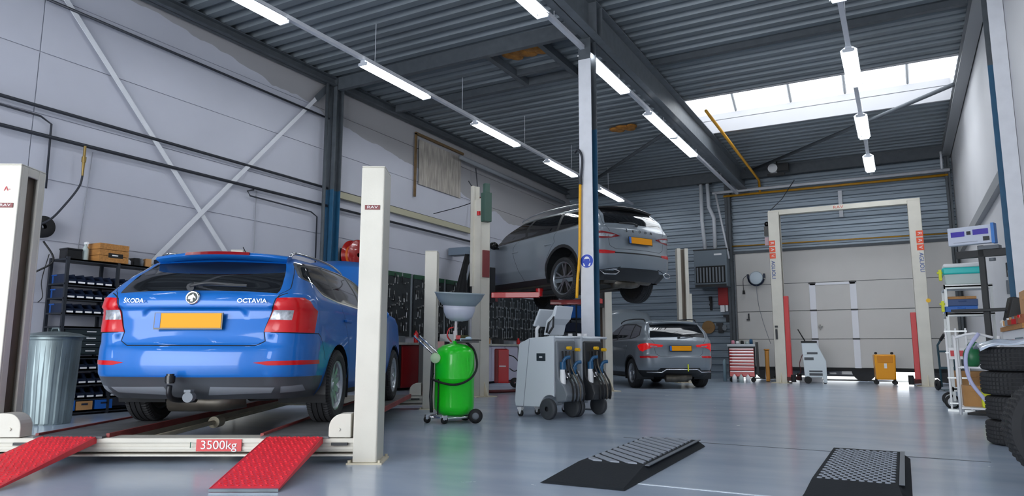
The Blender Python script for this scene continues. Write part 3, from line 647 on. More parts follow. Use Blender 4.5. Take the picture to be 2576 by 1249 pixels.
L(tc.outputs['Object'], mp.inputs[0]); L(mp.outputs[0], n1.inputs['Vector']); L(tc.outputs['Object'], n2.inputs['Vector']); L(n1.outputs['Fac'], cr.inputs[0]); L(cr.outputs[0], bs.inputs['Base Color'])
mr = N('ShaderNodeMapRange'); mr.inputs['To Min'].default_value = .23; mr.inputs['To Max'].default_value = .29; L(n2.outputs['Fac'], mr.inputs[0]); L(mr.outputs[0], bs.inputs['Roughness'])
bp = N('ShaderNodeBump'); bp.inputs['Strength'].default_value = .015; bp.inputs['Distance'].default_value = .01; L(n2.outputs['Fac'], bp.inputs['Height']); L(bp.outputs[0], bs.inputs['Normal']); bs.inputs['Coat Weight'].default_value = .25; bs.inputs['Coat Roughness'].default_value = .12
b = MB(); b.bb((XL-.3, YF-.3, -.2), (XR+.3, YB+.2, 0)); struct(b.build('floor', fm))
b = MB(); b.bb((-14, YB+.2, -.25), (6, YB+9, -.02)); struct(b.build('floor_outside', mat('pale outdoor concrete', H('C9C8C4'), .8)))
b = MB(); b.box((-.95, 6.60, .0005), (2.95, .018, .003), rz=rad(-1)); b.box((-8.8, 8.2, .0005), (1.4, .012, .003)); struct(b.build('trim_1', mat('floor joint sealant', H('3E4650'), .7)))
b = MB(); b.box((-.55, 4.42, .0008), (2.1, .022, .003)); struct(b.build('trim_2', mat('pale floor seam', H('C6D0DA'), .4)))
# left wall: painted concrete panels with joints
wm, nt, bs = node_mat('painted concrete wall'); N = nt.nodes.new; L = nt.links.new
tc = N('ShaderNodeTexCoord'); nz = N('ShaderNodeTexNoise'); nz.inputs['Scale'].default_value = .45; nz.inputs['Detail'].default_value = 7
cr = N('ShaderNodeValToRGB'); cr.color_ramp.elements[0].position = .35; cr.color_ramp.elements[1].position = .65; cr.color_ramp.elements[0].color = (*H('B2B4BF'), 1); cr.color_ramp.elements[1].color = (*H('BEC0CB'), 1)
# bare grey upper band where the paint stops short of the eaves, with an uneven edge
sx = N('ShaderNodeSeparateXYZ'); n3 = N('ShaderNodeTexNoise'); n3.inputs['Scale'].default_value = .9; n3.inputs['Detail'].default_value = 3
ad = N('ShaderNodeMath'); ad.operation = 'MULTIPLY_ADD'; ad.inputs[1].default_value = .6; th = N('ShaderNodeMath'); th.operation = 'GREATER_THAN'; th.inputs[1].default_value = 7.02
mx = N('ShaderNodeMix'); mx.data_type = 'RGBA'; mx.inputs['B'].default_value = (*H('9C9B9E'), 1)
L(tc.outputs['Object'], sx.inputs[0]); L(tc.outputs['Object'], nz.inputs['Vector']); L(tc.outputs['Object'], n3.inputs['Vector']); L(nz.outputs['Fac'], cr.inputs[0])
L(n3.outputs['Fac'], ad.inputs[0]); my = N('ShaderNodeMath'); my.operation = 'MULTIPLY_ADD'; my.inputs[1].default_value = .13; L(sx.outputs['Y'], my.inputs[0]); L(sx.outputs['Z'], my.inputs[2]); L(my.outputs[0], ad.inputs[2]); L(ad.outputs[0], th.inputs[0]); L(th.outputs[0], mx.inputs['Factor']); L(cr.outputs[0], mx.inputs['A']); L(mx.outputs['Result'], bs.inputs['Base Color']); bs.inputs['Roughness'].default_value = .62
b = MB(); zs = [0, 1.42, 2.23, 3.03, 3.87, 4.70, 5.5, ZC+.15]; ys = [YF, -2.5, 4.64, 9.95, 15.2, YB]
b.bb((XL-.25, YF, 0), (XL-.02, YB, ZC+.15))
for j in range(len(ys)-1):
    for i in range(len(zs)-1): b.bb((XL-.02, ys[j]+.006, zs[i]+.008), (XL, ys[j+1]-.006, zs[i+1]-.008))
struct(b.build('wall_left', wm))
wr = mat('white right wall', H('CACACD'), .6, noise=.03, nscale=1)
b = MB(); b.bb((XR, YF, 0), (XR+.25, YB+.2, ZC+.15)); struct(b.build('wall_right', wr))
# corrugated cladding (ribs along X) used for the rear wall and the roof deck
def ribs(a0, a1, p, d, flat=.5):
    """trapezoid wave: list of (a, h)"""
    out = []; a = a0
    while a < a1-1e-6:
        e = min(a+p, a1)
        for q, hh in ((0, 0), (flat, 0), (flat+.12, d), (.88, d)):
            if a+q*p <= e: out.append((a+q*p, hh))
        a += p
    out.append((a1, 0)); return out
cladm = mat('blue grey metal cladding', H('8C98A3'), .42, .35, noise=.18, nscale=1.5, stretch=(.3, 1, 4))
deckm = mat('galvanised roof deck', H('7B8389'), .5, .30, noise=.2, nscale=1.2, stretch=(.25, 1, 1))
def sheet(b, prof, x0, x1, place, th=.01):
    n = len(prof); vs = [place(x0, a, h) for a, h in prof]+[place(x1, a, h) for a, h in prof]+[place(x0, a, h+th) for a, h in prof]+[place(x1, a, h+th) for a, h in prof]
    fs = []
    for i in range(n-1): fs += [(i, i+1, n+i+1, n+i), (2*n+i, 3*n+i, 3*n+i+1, 2*n+i+1)]
    fs += [(0, n, 3*n, 2*n), (n-1, 3*n-1, 4*n-1, 2*n-1)]
    b.add(vs, fs)
b = MB(); wall = lambda x, a, h: (x, YB+h, a)
sheet(b, ribs(0, ZC+.1, .21, .045), XL, -4.27, wall); sheet(b, ribs(3.72, ZC+.1, .21, .045), -4.27, XR, wall)
struct(b.build('wall_back', cladm, fix=False))
b = MB(); b.bb((-4.27, YB+.07, 3.5), (XR, YB+.15, ZC+.1)); b.bb((XL-.2, YB+.07, 0), (-4.27, YB+.15, ZC+.1)); b.bb((1.30, YB-.03, 0), (XR, YB+.1, 3.72)); struct(b.build('wall_back_backing', steelg))
b = MB(); roof = lambda x, a, h: (x, a, ZC+h)
sheet(b, ribs(YF, YB, .31, .085, .42), XL, -4.2, roof, .02); sheet(b, ribs(YF, 14.45, .31, .085, .42), -4.2, XR, roof, .02); sheet(b, ribs(17.03, YB, .31, .085, .42), -4.2, XR, roof, .02); sheet(b, ribs(14.45, 17.03, .31, .085, .42), 1.25, XR, roof, .02)
struct(b.build('ceiling', deckm, fix=False))
b = MB(); b.bb((XL-.2, YF-.1, ZC+.14), (-4.2, YB+.1, ZC+.25)); b.bb((-4.2, YF-.1, ZC+.14), (XR+.2, 14.4, ZC+.25)); b.bb((-4.2, 17.1, ZC+.14), (XR+.2, YB+.1, ZC+.25)); struct(b.build('ceiling_insulation', steelg))
# unseen front wall behind the camera; its wide opening is added for fill light
b = MB(); b.bb((XL, YF-.2, 0), (-8.6, YF, ZC)); b.bb((.4, YF-.2, 0), (XR, YF, ZC)); b.bb((-8.6, YF-.2, 4.7), (.4, YF, ZC)); struct(b.build('wall_front', wr))
# skylight
b = MB()
b.bb((-4.3, 17.0, ZC-.02), (1.30, 17.06, 6.44)); b.bb((-4.3, 17.03, 6.47), (1.30, 17.09, 6.62)); b.bb((-4.3, 14.40, ZC-.02), (1.30, 14.45, 6.62)); b.bb((-4.34, 14.4, ZC-.02), (-4.28, 17.06, 6.62)); b.bb((1.26, 14.4, ZC-.02), (1.32, 17.06, 6.62))
b.prism([(14.4, 6.62), (17.08, 6.62), (15.75, 7.5)], -4.36, -4.30, 'X'); b.prism([(14.4, 6.62), (17.08, 6.62), (15.75, 7.5)], 1.28, 1.34, 'X')
w1 = struct(b.build('window_1', mat('upstand white', H('AEAEB2'), .6)))
b = MB()
for x in (-3.19, -1.93, -.77, .475, ): b.tube([(x, 17.05, 6.64), (x, 15.75, 7.47), (x, 14.43, 6.64)], .035, 4)
b.tube([(-4.3, 15.75, 7.5), (1.3, 15.75, 7.5)], .03, 4); b.build('glazing_bar', mat('aluminium glazing bar', H('9A9DA0'), .4, .5), w1)
pm = bpy.data.materials.new('opal glazing'); pm.use_nodes = True; nt = pm.node_tree; nt.nodes.clear(); o_ = nt.nodes.new('ShaderNodeOutputMaterial'); a_ = nt.nodes.new('ShaderNodeBsdfTranslucent'); t_ = nt.nodes.new('ShaderNodeBsdfTransparent'); x_ = nt.nodes.new('ShaderNodeMixShader')
a_.inputs[0].default_value = (.95, .96, .97, 1); x_.inputs[0].default_value = .5; nt.links.new(a_.outputs[0], x_.inputs[1]); nt.links.new(t_.outputs[0], x_.inputs[2]); nt.links.new(x_.outputs[0], o_.inputs[0])
b = MB(); b.add([(-4.3, 17.06, 6.63), (1.3, 17.06, 6.63), (1.3, 15.75, 7.48), (-4.3, 15.75, 7.48), (1.3, 14.42, 6.63), (-4.3, 14.42, 6.63)], [(0, 1, 2, 3), (3, 2, 4, 5)]); b.build('glazing', pm, w1, fix=False)
# steel frame: H columns, eaves and valley beams, purlins, bracing
def hsec(b, x, y, z0, z1, w=.2, d=.2, t=.014, tw=.010):
    b.bb((x-w/2, y-d/2, z0), (x+w/2, y-d/2+t, z1)); b.bb((x-w/2, y+d/2-t, z0), (x+w/2, y+d/2, z1)); b.bb((x-tw/2, y-d/2, z0), (x+tw/2, y+d/2, z1))
mcol = thing('steel_column', 'tall central steel H-column, white front flange, petrol blue rear flange, ear protection sign', 'column', (-3.95, 9.5, 0))
b = MB(); b.bb((-.10, -.10, .0), (.10, -.086, 5.22)); b.build('front_flange', wsteel, mcol)
b = MB(); b.bb((-.005, -.086, 0), (.005, .086, 5.55)); b.build('web', steelg, mcol)
b = MB(); b.bb((-.10, .086, 0), (.11, .10, 4.15)); b.build('rear_flange', steelb, mcol, label='petrol blue rear flange')
b = MB(); b.bb((-.10, .086, 4.15), (.11, .10, 5.55)); b.bb((-.10, -.10, 5.22), (.10, -.086, 5.55)); b.build('column_head', steelg, mcol, label='dark grey unpainted head')
b = MB(); b.bb((-.17, -.15, 0), (.17, .16, .015)); b.build('base_plate', steelg, mcol)
wc = thing('steel_column', 'wall column of dark steel, petrol blue below, in the corner of the brace on the white wall', 'column', (-9.52, 10.0, 0))
b = MB(); hsec(b, 0, 0, 0, 3.9, .2, .2); b.build('lower_shaft', steelb, wc, label='petrol blue lower shaft')
b = MB(); hsec(b, 0, 0, 3.9, ZC-.02, .2, .2); b.build('upper_shaft', steelg, wc, label='dark grey upper shaft')
rc = thing('steel_column', 'steel column at the right wall, white flange with a petrol blue edge', 'column', (1.335, 10.75, 0))
b = MB(); b.bb((-.06, -.10, 0), (.11, -.086, ZC-.02)); b.build('front_flange', wsteel, rc)
b = MB(); b.bb((-.10, .086, 0), (.11, .10, 4.6)); b.build('rear_flange', steelb, rc, label='petrol blue rear flange')
b = MB(); b.bb((-.10, .086, 4.6), (.11, .10, ZC-.02)); b.bb((0, -.086, 0), (.01, .086, ZC-.02)); b.build('web', steelg, rc)
for (y, lb) in ((21.3, 'thin dark steel column at the right end of the rear door, behind the display'), ):
    b = MB(); hsec(b, 1.33, y, 0, ZC-.02, .12, .12); tag(b.build('steel_column', steelg), lb, 'column')
b = MB(); hsec(b, -4.35, 21.33, 0, ZC-.02, .16, .16); tag(b.build('steel_column', steelg), 'dark steel column at the left edge of the rear door, beside the red hose reel', 'column')
def ibeam(b, x, y0, y1, z0, z1, w=.2, t=.016):
    b.bb((x-w/2, y0, z0), (x+w/2, y1, z0+t)); b.bb((x-w/2, y0, z1-t), (x+w/2, y1, z1)); b.bb((x-.006, y0, z0), (x+.006, y1, z1))
b = MB(); ibeam(b, -3.86, YF, YB, 5.56, 6.10, .26); b.bb((-3.99, 9.36, 5.57), (-3.73, 9.375, 6.09)); b.bb((-3.99, 9.6, 5.57), (-3.73, 9.615, 6.09)); tag(b.build('valley_beam', mat('mid grey beam steel', H('6A7076'), .5, noise=.12)), 'deep dark steel I-beam above the middle light row, on the central column', 'beam')
b = MB(); ibeam(b, -9.50, YF, YB, 5.98, 6.14, .18); tag(b.build('eaves_beam', steelg), 'dark steel eaves beam along the top of the left wall', 'beam')
b = MB(); ibeam(b, 1.33, YF, YB, 5.93, 6.14, .20); tag(b.build('eaves_beam', mat('light grey steel', H('8F9193'), .5)), 'grey steel eaves beam along the top of the right wall', 'beam')
for y, z0, x0, x1, lb in ((9.95, 5.90, -9.4, -4.0, 'dark cross beam under the left roof bay, next to the roof opening'), (11.75, 6.00, -9.4, -4.0, 'thinner dark cross rail beyond the left roof opening'), (12.1, 6.05, -3.7, 1.2, 'dark cross rail under the right roof bay in front of the skylight'), (21.05, 5.86, XL+.1, 1.25, 'long dark beam under the roof along the rear wall')):
    b = MB(); b.bb((x0, y-.05, z0), (x1, y+.05, ZC)); tag(b.build('roof_purlin', steelg), lb, 'beam')
# roof opening trimmers with exposed insulation
b = MB()
for x in (-6.15, -5.1): b.bb((x-.05, 10.0, 6.0), (x+.05, 11.7, 6.13))
b.bb((-6.15, 11.2, 6.02), (-5.1, 11.3, 6.13)); tag(b.build('roof_trimmer', steelg), 'dark steel trimmer frame round the patched opening in the left roof bay', 'beam')
b = MB()
for i in range(9): b.sph((-5.85+.075*i, 10.45+.12*sin(i*1.7), 6.10), .14, 10, sc=(1, 1.3, .35))
tag(b.build('insulation_patch', mat('amber insulation foam', H('A06A28'), .9, noise=.4, nscale=9)), 'amber brown foam patch in the roof opening near the cross beam', 'insulation')
b = MB()
for i in range(6): b.sph((-5.75+.09*i, 15.5+.1*sin(i*2), 6.11), .13, 10, sc=(1, 1.3, .3))
tag(b.build('insulation_patch', mat('amber insulation foam', H('A06A28'), .9)), 'smaller amber brown foam patch farther back, beside the central column', 'insulation')
def bar(name, pts, r, m, lb, cat, n=8, smooth=0, grp=None):
    b = MB(); b.tube(pts, r, n, smooth=smooth); o = b.build(name, m); tag(o, lb, cat, grp); return o
def flatbar(name, p, q, w, t, nrm, m, lb, cat):
    p, q = V(p), V(q); d = (q-p).normalized(); s_ = d.cross(V(nrm)).normalized()*w/2; n_ = V(nrm)*t/2; b = MB()
    b.add([p-s_-n_, p+s_-n_, p+s_+n_, p-s_+n_, q-s_-n_, q+s_-n_, q+s_+n_, q-s_+n_], [(0,1,2,3),(4,7,6,5),(0,4,5,1),(1,5,6,2),(2,6,7,3),(3,7,4,0)]); o = b.build(name, m); return tag(o, lb, cat)
flatbar('wall_brace', (-9.58, 4.78, 5.6), (-9.58, 8.2, 1.8), .07, .012, (1,0,0), wsteel, 'white flat steel brace falling to the right across the left wall', 'brace')
flatbar('wall_brace', (-9.565, 9.7, 5.85), (-9.565, 6.2, 1.9), .07, .012, (1,0,0), wsteel, 'white flat steel brace rising to the top of the wall column', 'brace')
flatbar('brace_end', (-9.552, 9.86, 6.03), (-9.552, 9.48, 5.60), .12, .012, (1,0,0), steelg, 'dark gusset strip at the upper end of the rising brace', 'bracket')
bar('roof_brace', [(-3.5, 20.6, 5.98), (1.2, 15.6, 5.98)], .045, steelg, 'dark diagonal tube brace under the right roof bay near the skylight', 'brace')
bar('roof_brace', [(-7.9, 19.5, 5.98), (-4.6, 15.9, 5.98)], .045, steelg, 'dark diagonal tube brace under the left roof bay', 'brace')
bar('gas_pipe', [(-3.28, 14.3, 5.8), (-3.39, 21.15, 5.8), (-3.39, 21.22, 5.46)], .035, mat('mustard pipe paint', H('C08A1C'), .5, noise=.15), 'long mustard yellow pipe running lengthwise from the skylight to the rear wall', 'pipe')
bar('gas_pipe', [(-4.45, 21.25, 5.44), (1.34, 21.25, 5.42)], .035, mat('mustard pipe paint', H('C08A1C')), 'mustard yellow pipe just below the white tube across the rear wall', 'pipe')
bar('conduit', [(-4.75, 21.15, 5.55), (1.38, 21.15, 5.53)], .045, wsteel, 'white tube across the top of the rear wall above the door', 'pipe')
bar('gas_pipe', [(-4.3, 21.38, 3.92), (1.25, 21.38, 3.88)], .018, mat('mustard pipe paint', H('C08A1C')), 'thin yellow line across the cladding just above the door', 'pipe')
bar('conduit', [(1.2, 21.0, 6.0), (1.2, 21.05, 5.55)], .03, wsteel, 'short white drop pipe in the upper right rear corner', 'pipe')
bar('steel_rail', [(-4.62, 20.95, 5.5), (-4.30, 20.95, 3.5)], .03, wsteel, 'thin leaning white tube left of the rear door, below the yellow pipe end', 'pipe')
b = MB(); b.bb((-1.32, YB-.12, 4.55), (-1.22, YB-.02, 5.3)); tag(b.build('door_hanger', wsteel), 'small white vertical hanger on the cladding above the lift crossbar', 'bracket')
# pipes on the left wall
pd = mat('dark steel pipe', H('33363E'), .5, .3)
bar('wall_pipe', [(-9.57, YF+.2, 3.97), (-9.57, 15.3, 3.92)], .024, pd, 'upper long dark pipe along the left wall', 'pipe')
bar('wall_pipe', [(-9.56, YF+.2, 3.56), (-9.56, 15.4, 3.59)], .026, pd, 'lower long dark pipe along the left wall with the hose drop', 'pipe')
bar('wall_pipe', [(-9.56, 4.6, 5.40), (-9.56, 9.85, 5.32)], .020, pd, 'dark thin pipe high on the left wall, under the bare grey band', 'pipe')
bar('cable_conduit', [(-9.6, 3.0, 3.86), (-9.6, 4.70, 3.83), (-9.6, 4.84, 3.76), (-9.6, 4.85, 2.9)], .014, pd, 'thin dark conduit bending down beside the left lift post', 'pipe')
bar('cable_conduit', [(-9.58, 8.15, 3.55), (-9.58, 8.02, 3.50), (-9.58, 8.08, 3.43), (-9.58, 9.50, 3.40), (-9.58, 9.66, 3.33), (-9.58, 9.67, 1.9)], .014, pd, 'thin dark conduit looping down left of the wall column', 'pipe')
bar('cable_conduit', [(-9.62, 8.24, 3.55), (-9.62, 8.26, 1.9)], .008, mat('grey cable', H('8E9098'), .5), 'thin grey vertical cable below the lower wall pipe', 'cable')
bar('cable_conduit', [(-9.63, 5.42, 3.53), (-9.63, 5.34, 2.1)], .005, mat('grey cable', H('8E9098'), .5), 'hair thin grey cable above the wooden crate', 'cable')
bar('downpipe', [(-9.5, 9.72, 6.0), (-9.5, 9.74, 2.4), (-9.5, 9.66, 2.3)], .035, steelg, 'dark vertical downpipe just left of the wall column', 'pipe', 10)
bar('wall_pipe', [(-9.4, 14.3, 5.62), (-9.4, 20.5, 5.6)], .055, mat('mid grey duct', H('7C8086'), .45), 'fat grey duct high on the left wall behind the stained panel', 'pipe', 12)
b = MB(); b.bb((-9.62, 10.15, 3.80), (-9.54, 15.1, 3.93)); tag(b.build('cable_tray', mat('beige cable tray', H('A8A48C'), .5)), 'beige cable tray between the wall column and the green post box', 'tray')
t = thing('air_drop', 'brass air coupling hanging from the lower wall pipe with a dark hose', 'hose', (-9.5, 5.24, 0))
b = MB(); b.cyl((0,0,3.55), (0,0,3.40), .018); b.cyl((0,0,3.40), (0,0,3.33), .03, n=8); b.cyl((0,0,3.33), (0,0,3.14), .02, .014); b.build('coupling', mat('brass fitting', H('8A7444'), .35, .8), t)
b = MB(); b.tube([(0,0,3.14), (.02,-.04,2.98), (.05,-.20,2.72), (.1,-.42,2.45), (.12,-.7,2.30)], .014, 8, smooth=5); b.build('hose', pd, t)
# stained rectangle with brown frame
t = thing('stained_panel', 'rust brown angle frame over faded brown stains high on the left wall', 'frame', (-9.62, 12.7, 0))
fb = mat('rusty brown frame', H('6B5434'), .7, noise=.3)
b = MB(); b.bb((0, 0, 4.32), (.04, .05, 5.83)); b.build('frame_post', fb, t); b = MB(); b.bb((0, 0, 5.80), (.04, 2.05, 5.86)); b.build('frame_rail', fb, t)
sm = mat('stained plaster', H('A9A29A'), .8, noise=.35, nscale=4, stretch=(1, 4, .6)); b = MB(); b.bb((.0, .18, 4.65), (.015, 1.95, 5.72)); b.build('stain_board', sm, t)
b = MB(); b.bb((XR-.09, 10.9, 3.22), (XR, 20.5, 3.40)); tag(b.build('wall_rail', mat('light grey steel', H('8F9193'))), 'grey horizontal box rail along the right wall behind the display', 'rail')
# rear sectional door with wicket door, raised a hand above the floor
dm = mat('off white door panel', H('D2CFCB'), .5, noise=.02, nscale=2); t = bpy.data.objects.new('door_1', None); COL.objects.link(t); struct(t); t.location = (0, YB-.05, 0)
zz = [.36, 1.15, 1.95, 2.74, 3.70]
for i in range(4):
    b = MB(); b.bb((-4.22, -.02, zz[i]+.008), (1.28, .03, zz[i+1]-.008)); b.build('door_section', dm, t, bev=.006)
b = MB(); b.bb((-4.27, .03, .30), (1.30, .05, 3.72)); b.build('door_light_stop', mat('grey joint', H('8A8C90'), .5), t)  # thin plate added behind the sections to block light leaking through their joints
b = MB(); b.bb((-4.22, -.03, .27), (1.28, .02, .36)); b.build('door_seal', black, t)
b = MB(); b.bb((-4.22, .0, 2.715), (1.28, .045, 2.765)); b.build('section_joint', mat('grey joint', H('8A8C90'), .5), t)
for x in (-2.14, -1.10):
    b = MB(); b.bb((x-.08, -.045, .36), (x+.08, -.02, 2.72)); b.build('wicket_frame', mat('white aluminium frame', H('E9EAF0'), .4), t)
b = MB(); b.bb((-2.2, -.045, 2.66), (-1.04, -.02, 2.72)); b.build('wicket_header', mat('white aluminium frame', (1,1,1)), t)
b = MB(); b.box((-1.98, -.06, 1.50), (.12, .04, .025)); b.box((-1.99, -.045, 1.48), (.03, .02, .14)); b.build('door_handle', blackg, t)
for x in (-2.14, -1.10):
    for z in (1.15, 1.95, 2.72): b = MB(); b.bb((x-.09, -.06, z-.02), (x+.09, -.04, z+.02)); b.build('hinge', dgrey, t)
b = MB(); b.bb((-4.27, -.06, 3.68), (1.30, .0, 3.76)); b.build('door_header', steelg, t)
# vehicle standing outside, seen through the gap under the door
t = thing('parked_car', 'dark blue car outside, seen only through the gap under the rear door', 'car', (-2.3, 22.9, -.02))
b = MB(); b.prism([(-2.1, .13), (2.0, .13), (2.2, .6), (1.9, .8), (1.0, .95), (.5, 1.35), (-1.0, 1.35), (-1.6, .95), (-2.15, .8)], -.85, .85, 'Y'); b.build('body_shell', mat('dark blue car paint', H('101B30'), .25, coat=1), t, bev=.06)
for x in (-1.3, 1.3):
    for y in (-.78, .78): b = MB(); b.cyl((x, y-.1, .31), (x, y+.1, .31), .31, n=24); b.build('tyre', rubber, t)
t = thing('parked_car', 'second dark car outside at the right end of the gap under the door', 'car', (2.3, 22.9, -.02))
b = MB(); b.prism([(-2.0, .13), (2.0, .13), (2.1, .8), (1.0, .95), (.5, 1.35), (-1.0, 1.35), (-1.6, .95), (-2.05, .8)], -.85, .85, 'Y'); b.build('body_shell', mat('dark blue car paint', (0,0,0)), t, bev=.06)
for x in (-1.3, 1.3): b = MB(); b.cyl((x, -.88, .31), (x, -.68, .31), .31, n=24); b.build('tyre', rubber, t)
# ------------------------------------------------------------------ fluorescent rows
tubem = mat('lit tube', (1, 1, 1), emit=(.93, .97, 1), es=TUBE); housing = mat('light housing', H('C9CED6'), .4)
def rail(x, y0, y1, lb):
    b = MB(); b.bb((x-.035, y0, 5.385), (x+.035, y1, 5.445)); y = y0+.6
    while y < y1: b.cyl((x, y, 5.44), (x, y, 6.12), .006, n=6); y += 2.6
    tag(b.build('light_rail', wsteel), lb, 'rail')
rail(-7.2, YF+.3, 20.9, 'long white mounting rail of the left light row'); rail(-3.98, YF+.3, 20.9, 'long white mounting rail of the middle light row under the valley beam'); rail(-.42, YF+.3, 20.2, 'long white mounting rail of the right light row')
def fixture(x, y0, y1, lb, grp, twin=.075):
    t = thing('tube_light', lb, 'light', (x, (y0+y1)/2, 5.33), 0, grp); l = (y1-y0)/2
    b = MB(); b.bb((-.045, -l, .0), (.045, l, .055)); 
    for s in (1, -1): b.box((0, s*(l-.012), -.01), (.17, .024, .05))
    b.build('housing', housing, t, bev=.006)
    b = MB()
    for s in (1, -1): b.add([(s*.045, -l+.03, .05), (s*.115, -l+.03, .0), (s*.115, l-.03, .0), (s*.045, l-.03, .05), (s*.045, -l+.03, .055), (s*.12, -l+.03, .005), (s*.12, l-.03, .005), (s*.045, l-.03, .055)], [(0,1,2,3),(4,7,6,5),(0,4,5,1),(2,6,7,3),(1,5,6,2)])
    b.build('reflector', mat('lamp reflector', H('8E949C'), .5), t)
    for s in (1, -1): b = MB(); b.cyl((s*twin, -l+.03, -.012), (s*twin, l-.03, -.012), .017, n=12); b.build('tube', tubem, t)
ord_ = ['nearest', 'second', 'third', 'fourth', 'fifth', 'sixth', 'farthest']
for k, (y0, y1) in enumerate(((4.9, 6.5), (8.1, 9.85), (11.45, 13.25), (14.72, 16.4), (18.05, 19.9))): fixture(-7.2, y0, y1, ['nearest twin tube light of the left row, cut by the top of the photo', 'twin tube light of the left row just beyond the nearest one, over the blue car', 'middle twin tube light of the left row, right of the dark cross beam', 'twin tube light of the left row ending at the central column', 'farthest twin tube light of the left row, seen above the raised grey car'][k], 'twin tube lights of the left row')
for k, (y0, y1) in enumerate(((5.9, 8.05), (9.45, 11.3), (12.55, 14.25), (14.3, 15.95))): fixture(-3.98, y0, y1, ['nearest light of the middle row, cut by the top of the photo', 'light of the middle row right beside the head of the central column', 'light of the middle row left of the skylight, nearer of the touching pair', 'light of the middle row, farther of the touching pair'][k], 'twin tube lights of the middle row')
for k, (y0, y1) in enumerate(((7.7, 9.5), (11.2, 12.9), (14.6, 16.3), (17.85, 19.5))): fixture(-.42, y0, y1, ['light of the right row cut by the top edge of the photo', 'light of the right row in front of the skylight', 'light of the right row just below the skylight', 'farthest light of the right row above the tall lift'][k], 'twin tube lights of the right row')
for (x, y0, y1) in ((-7.2, -3.5, -1.7), (-7.2, 1.0, 2.8), (-3.98, -3, -1), (-3.98, 1.5, 3.5), (-.42, -2.5, -.5), (-.42, 2.5, 4.5)): fixture(x, y0, y1, 'twin tube light over the front of the hall, outside the picture', 'twin tube lights above the entrance')
# sky world, plus an added area lamp as fill imitating daylight from behind
w = bpy.data.worlds.new('sky'); S.world = w; w.use_nodes = True; bg = w.node_tree.nodes['Background']; bg.inputs[0].default_value = (.90, .95, 1, 1); bg.inputs[1].default_value = WORLD
def area(name, loc, rot, sx, sy, e, col=(1,1,1)):
    l = bpy.data.lights.new(name, 'AREA'); l.shape = 'RECTANGLE'; l.size = sx; l.size_y = sy; l.energy = e; l.color = col; o = bpy.data.objects.new(name, l); COL.objects.link(o); o.location = loc; o.rotation_euler = rot; return o
area('entrance_fill_lamp', (-4.1, YF-.1, 2.4), (rad(90), 0, 0), 8.8, 4.5, FILL, (.95, .97, 1))
# ------------------------------------------------------------------ vehicles
make_car('estate_car', 'blue estate car with yellow rear plate and raised bonnet on the four-post lift', 'car', (-5.27, 4.45, .2), rad(27.6), OCT)
make_car('sport_utility_vehicle', 'large grey car raised high on the two-post lift behind the central column', 'car', (-4.615, 11.69, 1.69), rad(62.5), KOD)
make_car('crossover_car', 'smaller grey car with lit red lamps standing low behind the raised car', 'car', (-4.73, 15.87, 0), rad(39), KAM)
# ------------------------------------------------------------------ four-post lift
def chan_post(t, x, y, inw, w=.18, d=.30, h=2.25, slot=True):
    """cream post; inw = +1/-1 direction (x) in which the slot faces"""
    b = MB(); s = inw; a = x-s*w/2; c = x+s*w/2
    # back, cheeks and lips leave an open slot on the inner face
    b.bb((min(a, a+s*.02), y, .012), (max(a, a+s*.02), y+d, h)); b.bb((min(a, c), y, .012), (max(a, c), y+.02, h)); b.bb((min(a, c), y+d-.02, .012), (max(a, c), y+d, h))
    b.bb((min(c, c-s*.02), y+.02, .012), (max(c, c-s*.02), y+.09, h)); b.bb((min(c, c-s*.02), y+d-.085, .012), (max(c, c-s*.02), y+d-.02, h)); b.bb((min(c, c-s*.02), y+.09, h-.07), (max(c, c-s*.02), y+d-.085, h))
    b.bb((min(a, c), y, h), (max(a, c), y+d, h+.012)); b.build('post', cream, t, bev=.006)
    b = MB(); q = c-s*.05; b.bb((min(q, q-s*.02), y+.06, .02), (max(q, q-s*.02), y+d-.06, h-.02)); b.build('post_channel', mat('greasy slot brown', H('6B6055'), .6, noise=.3, stretch=(1, 1, .2)), t, label='greasy brown channel inside the slot')
    b = MB(); b.bb((x-w/2-.04, y-.03, 0), (x+w/2+.04, y+d+.03, .012)); 
    for u in (-1, 1):
        for v in (-.012, d+.012): b.cyl((x+u*(w/2+.02), y+v, .01), (x+u*(w/2+.02), y+v, .03), .012, n=6)
    b.build('base_plate', creamd, t)
t = thing('four_post_lift', 'low cream four-post lift with red ramps carrying the blue car', 'car lift', (-4.70, 3.47, 0), rad(30.0))
for (x, y, s) in ((1.35, 0, -1), (-1.46, 0, 1), (1.35, 4.75, -1), (-1.46, 4.75, 1)): chan_post(t, x, y, s)
for y in (.03, 4.78):
    b = MB(); b.bb((-1.37, y, .085), (1.27, y+.20, .185)); b.bb((-1.37, y-.015, .15), (1.27, y, .185)); b.bb((-1.37, y-.025, .055), (1.27, y+.20, .07)); b.bb((-1.37, y-.01, .10), (1.27, y, .125)); b.build('crossbeam', cream, t, bev=.004)
    for s in (-1, 1):
        e0 = 0 if s > 0 else -.11; b = MB(); q = [(s*1.24, .19), (s*1.075, .19)]+[(s*(1.075+.0), .26)]+[(s*(1.18-.105*cos(rad(a))), .26+.105*sin(rad(a))) for a in range(15, 91, 15)]+[(s*1.24, .365)]
        b.prism([(a_+e0, z_) for a_, z_ in q], y-.02, y+.12, 'Y'); b.cyl((s*1.15+e0, y-.03, .25), (s*1.15+e0, y-.018, .25), .012, n=12); b.build('crossbeam_carriage', cream, t, bev=.006)
        b = MB(); b.bb((s*1.05, y-.01, .165), (s*1.24, y+.1, .175)); b.box((s*1.16, y-.02, .145), (.12, .03, .02)); b.build('latch_plate', dgrey, t)
rt_ = mat('runway top', H('5C5D5F'), .7, noise=.25, nscale=6)
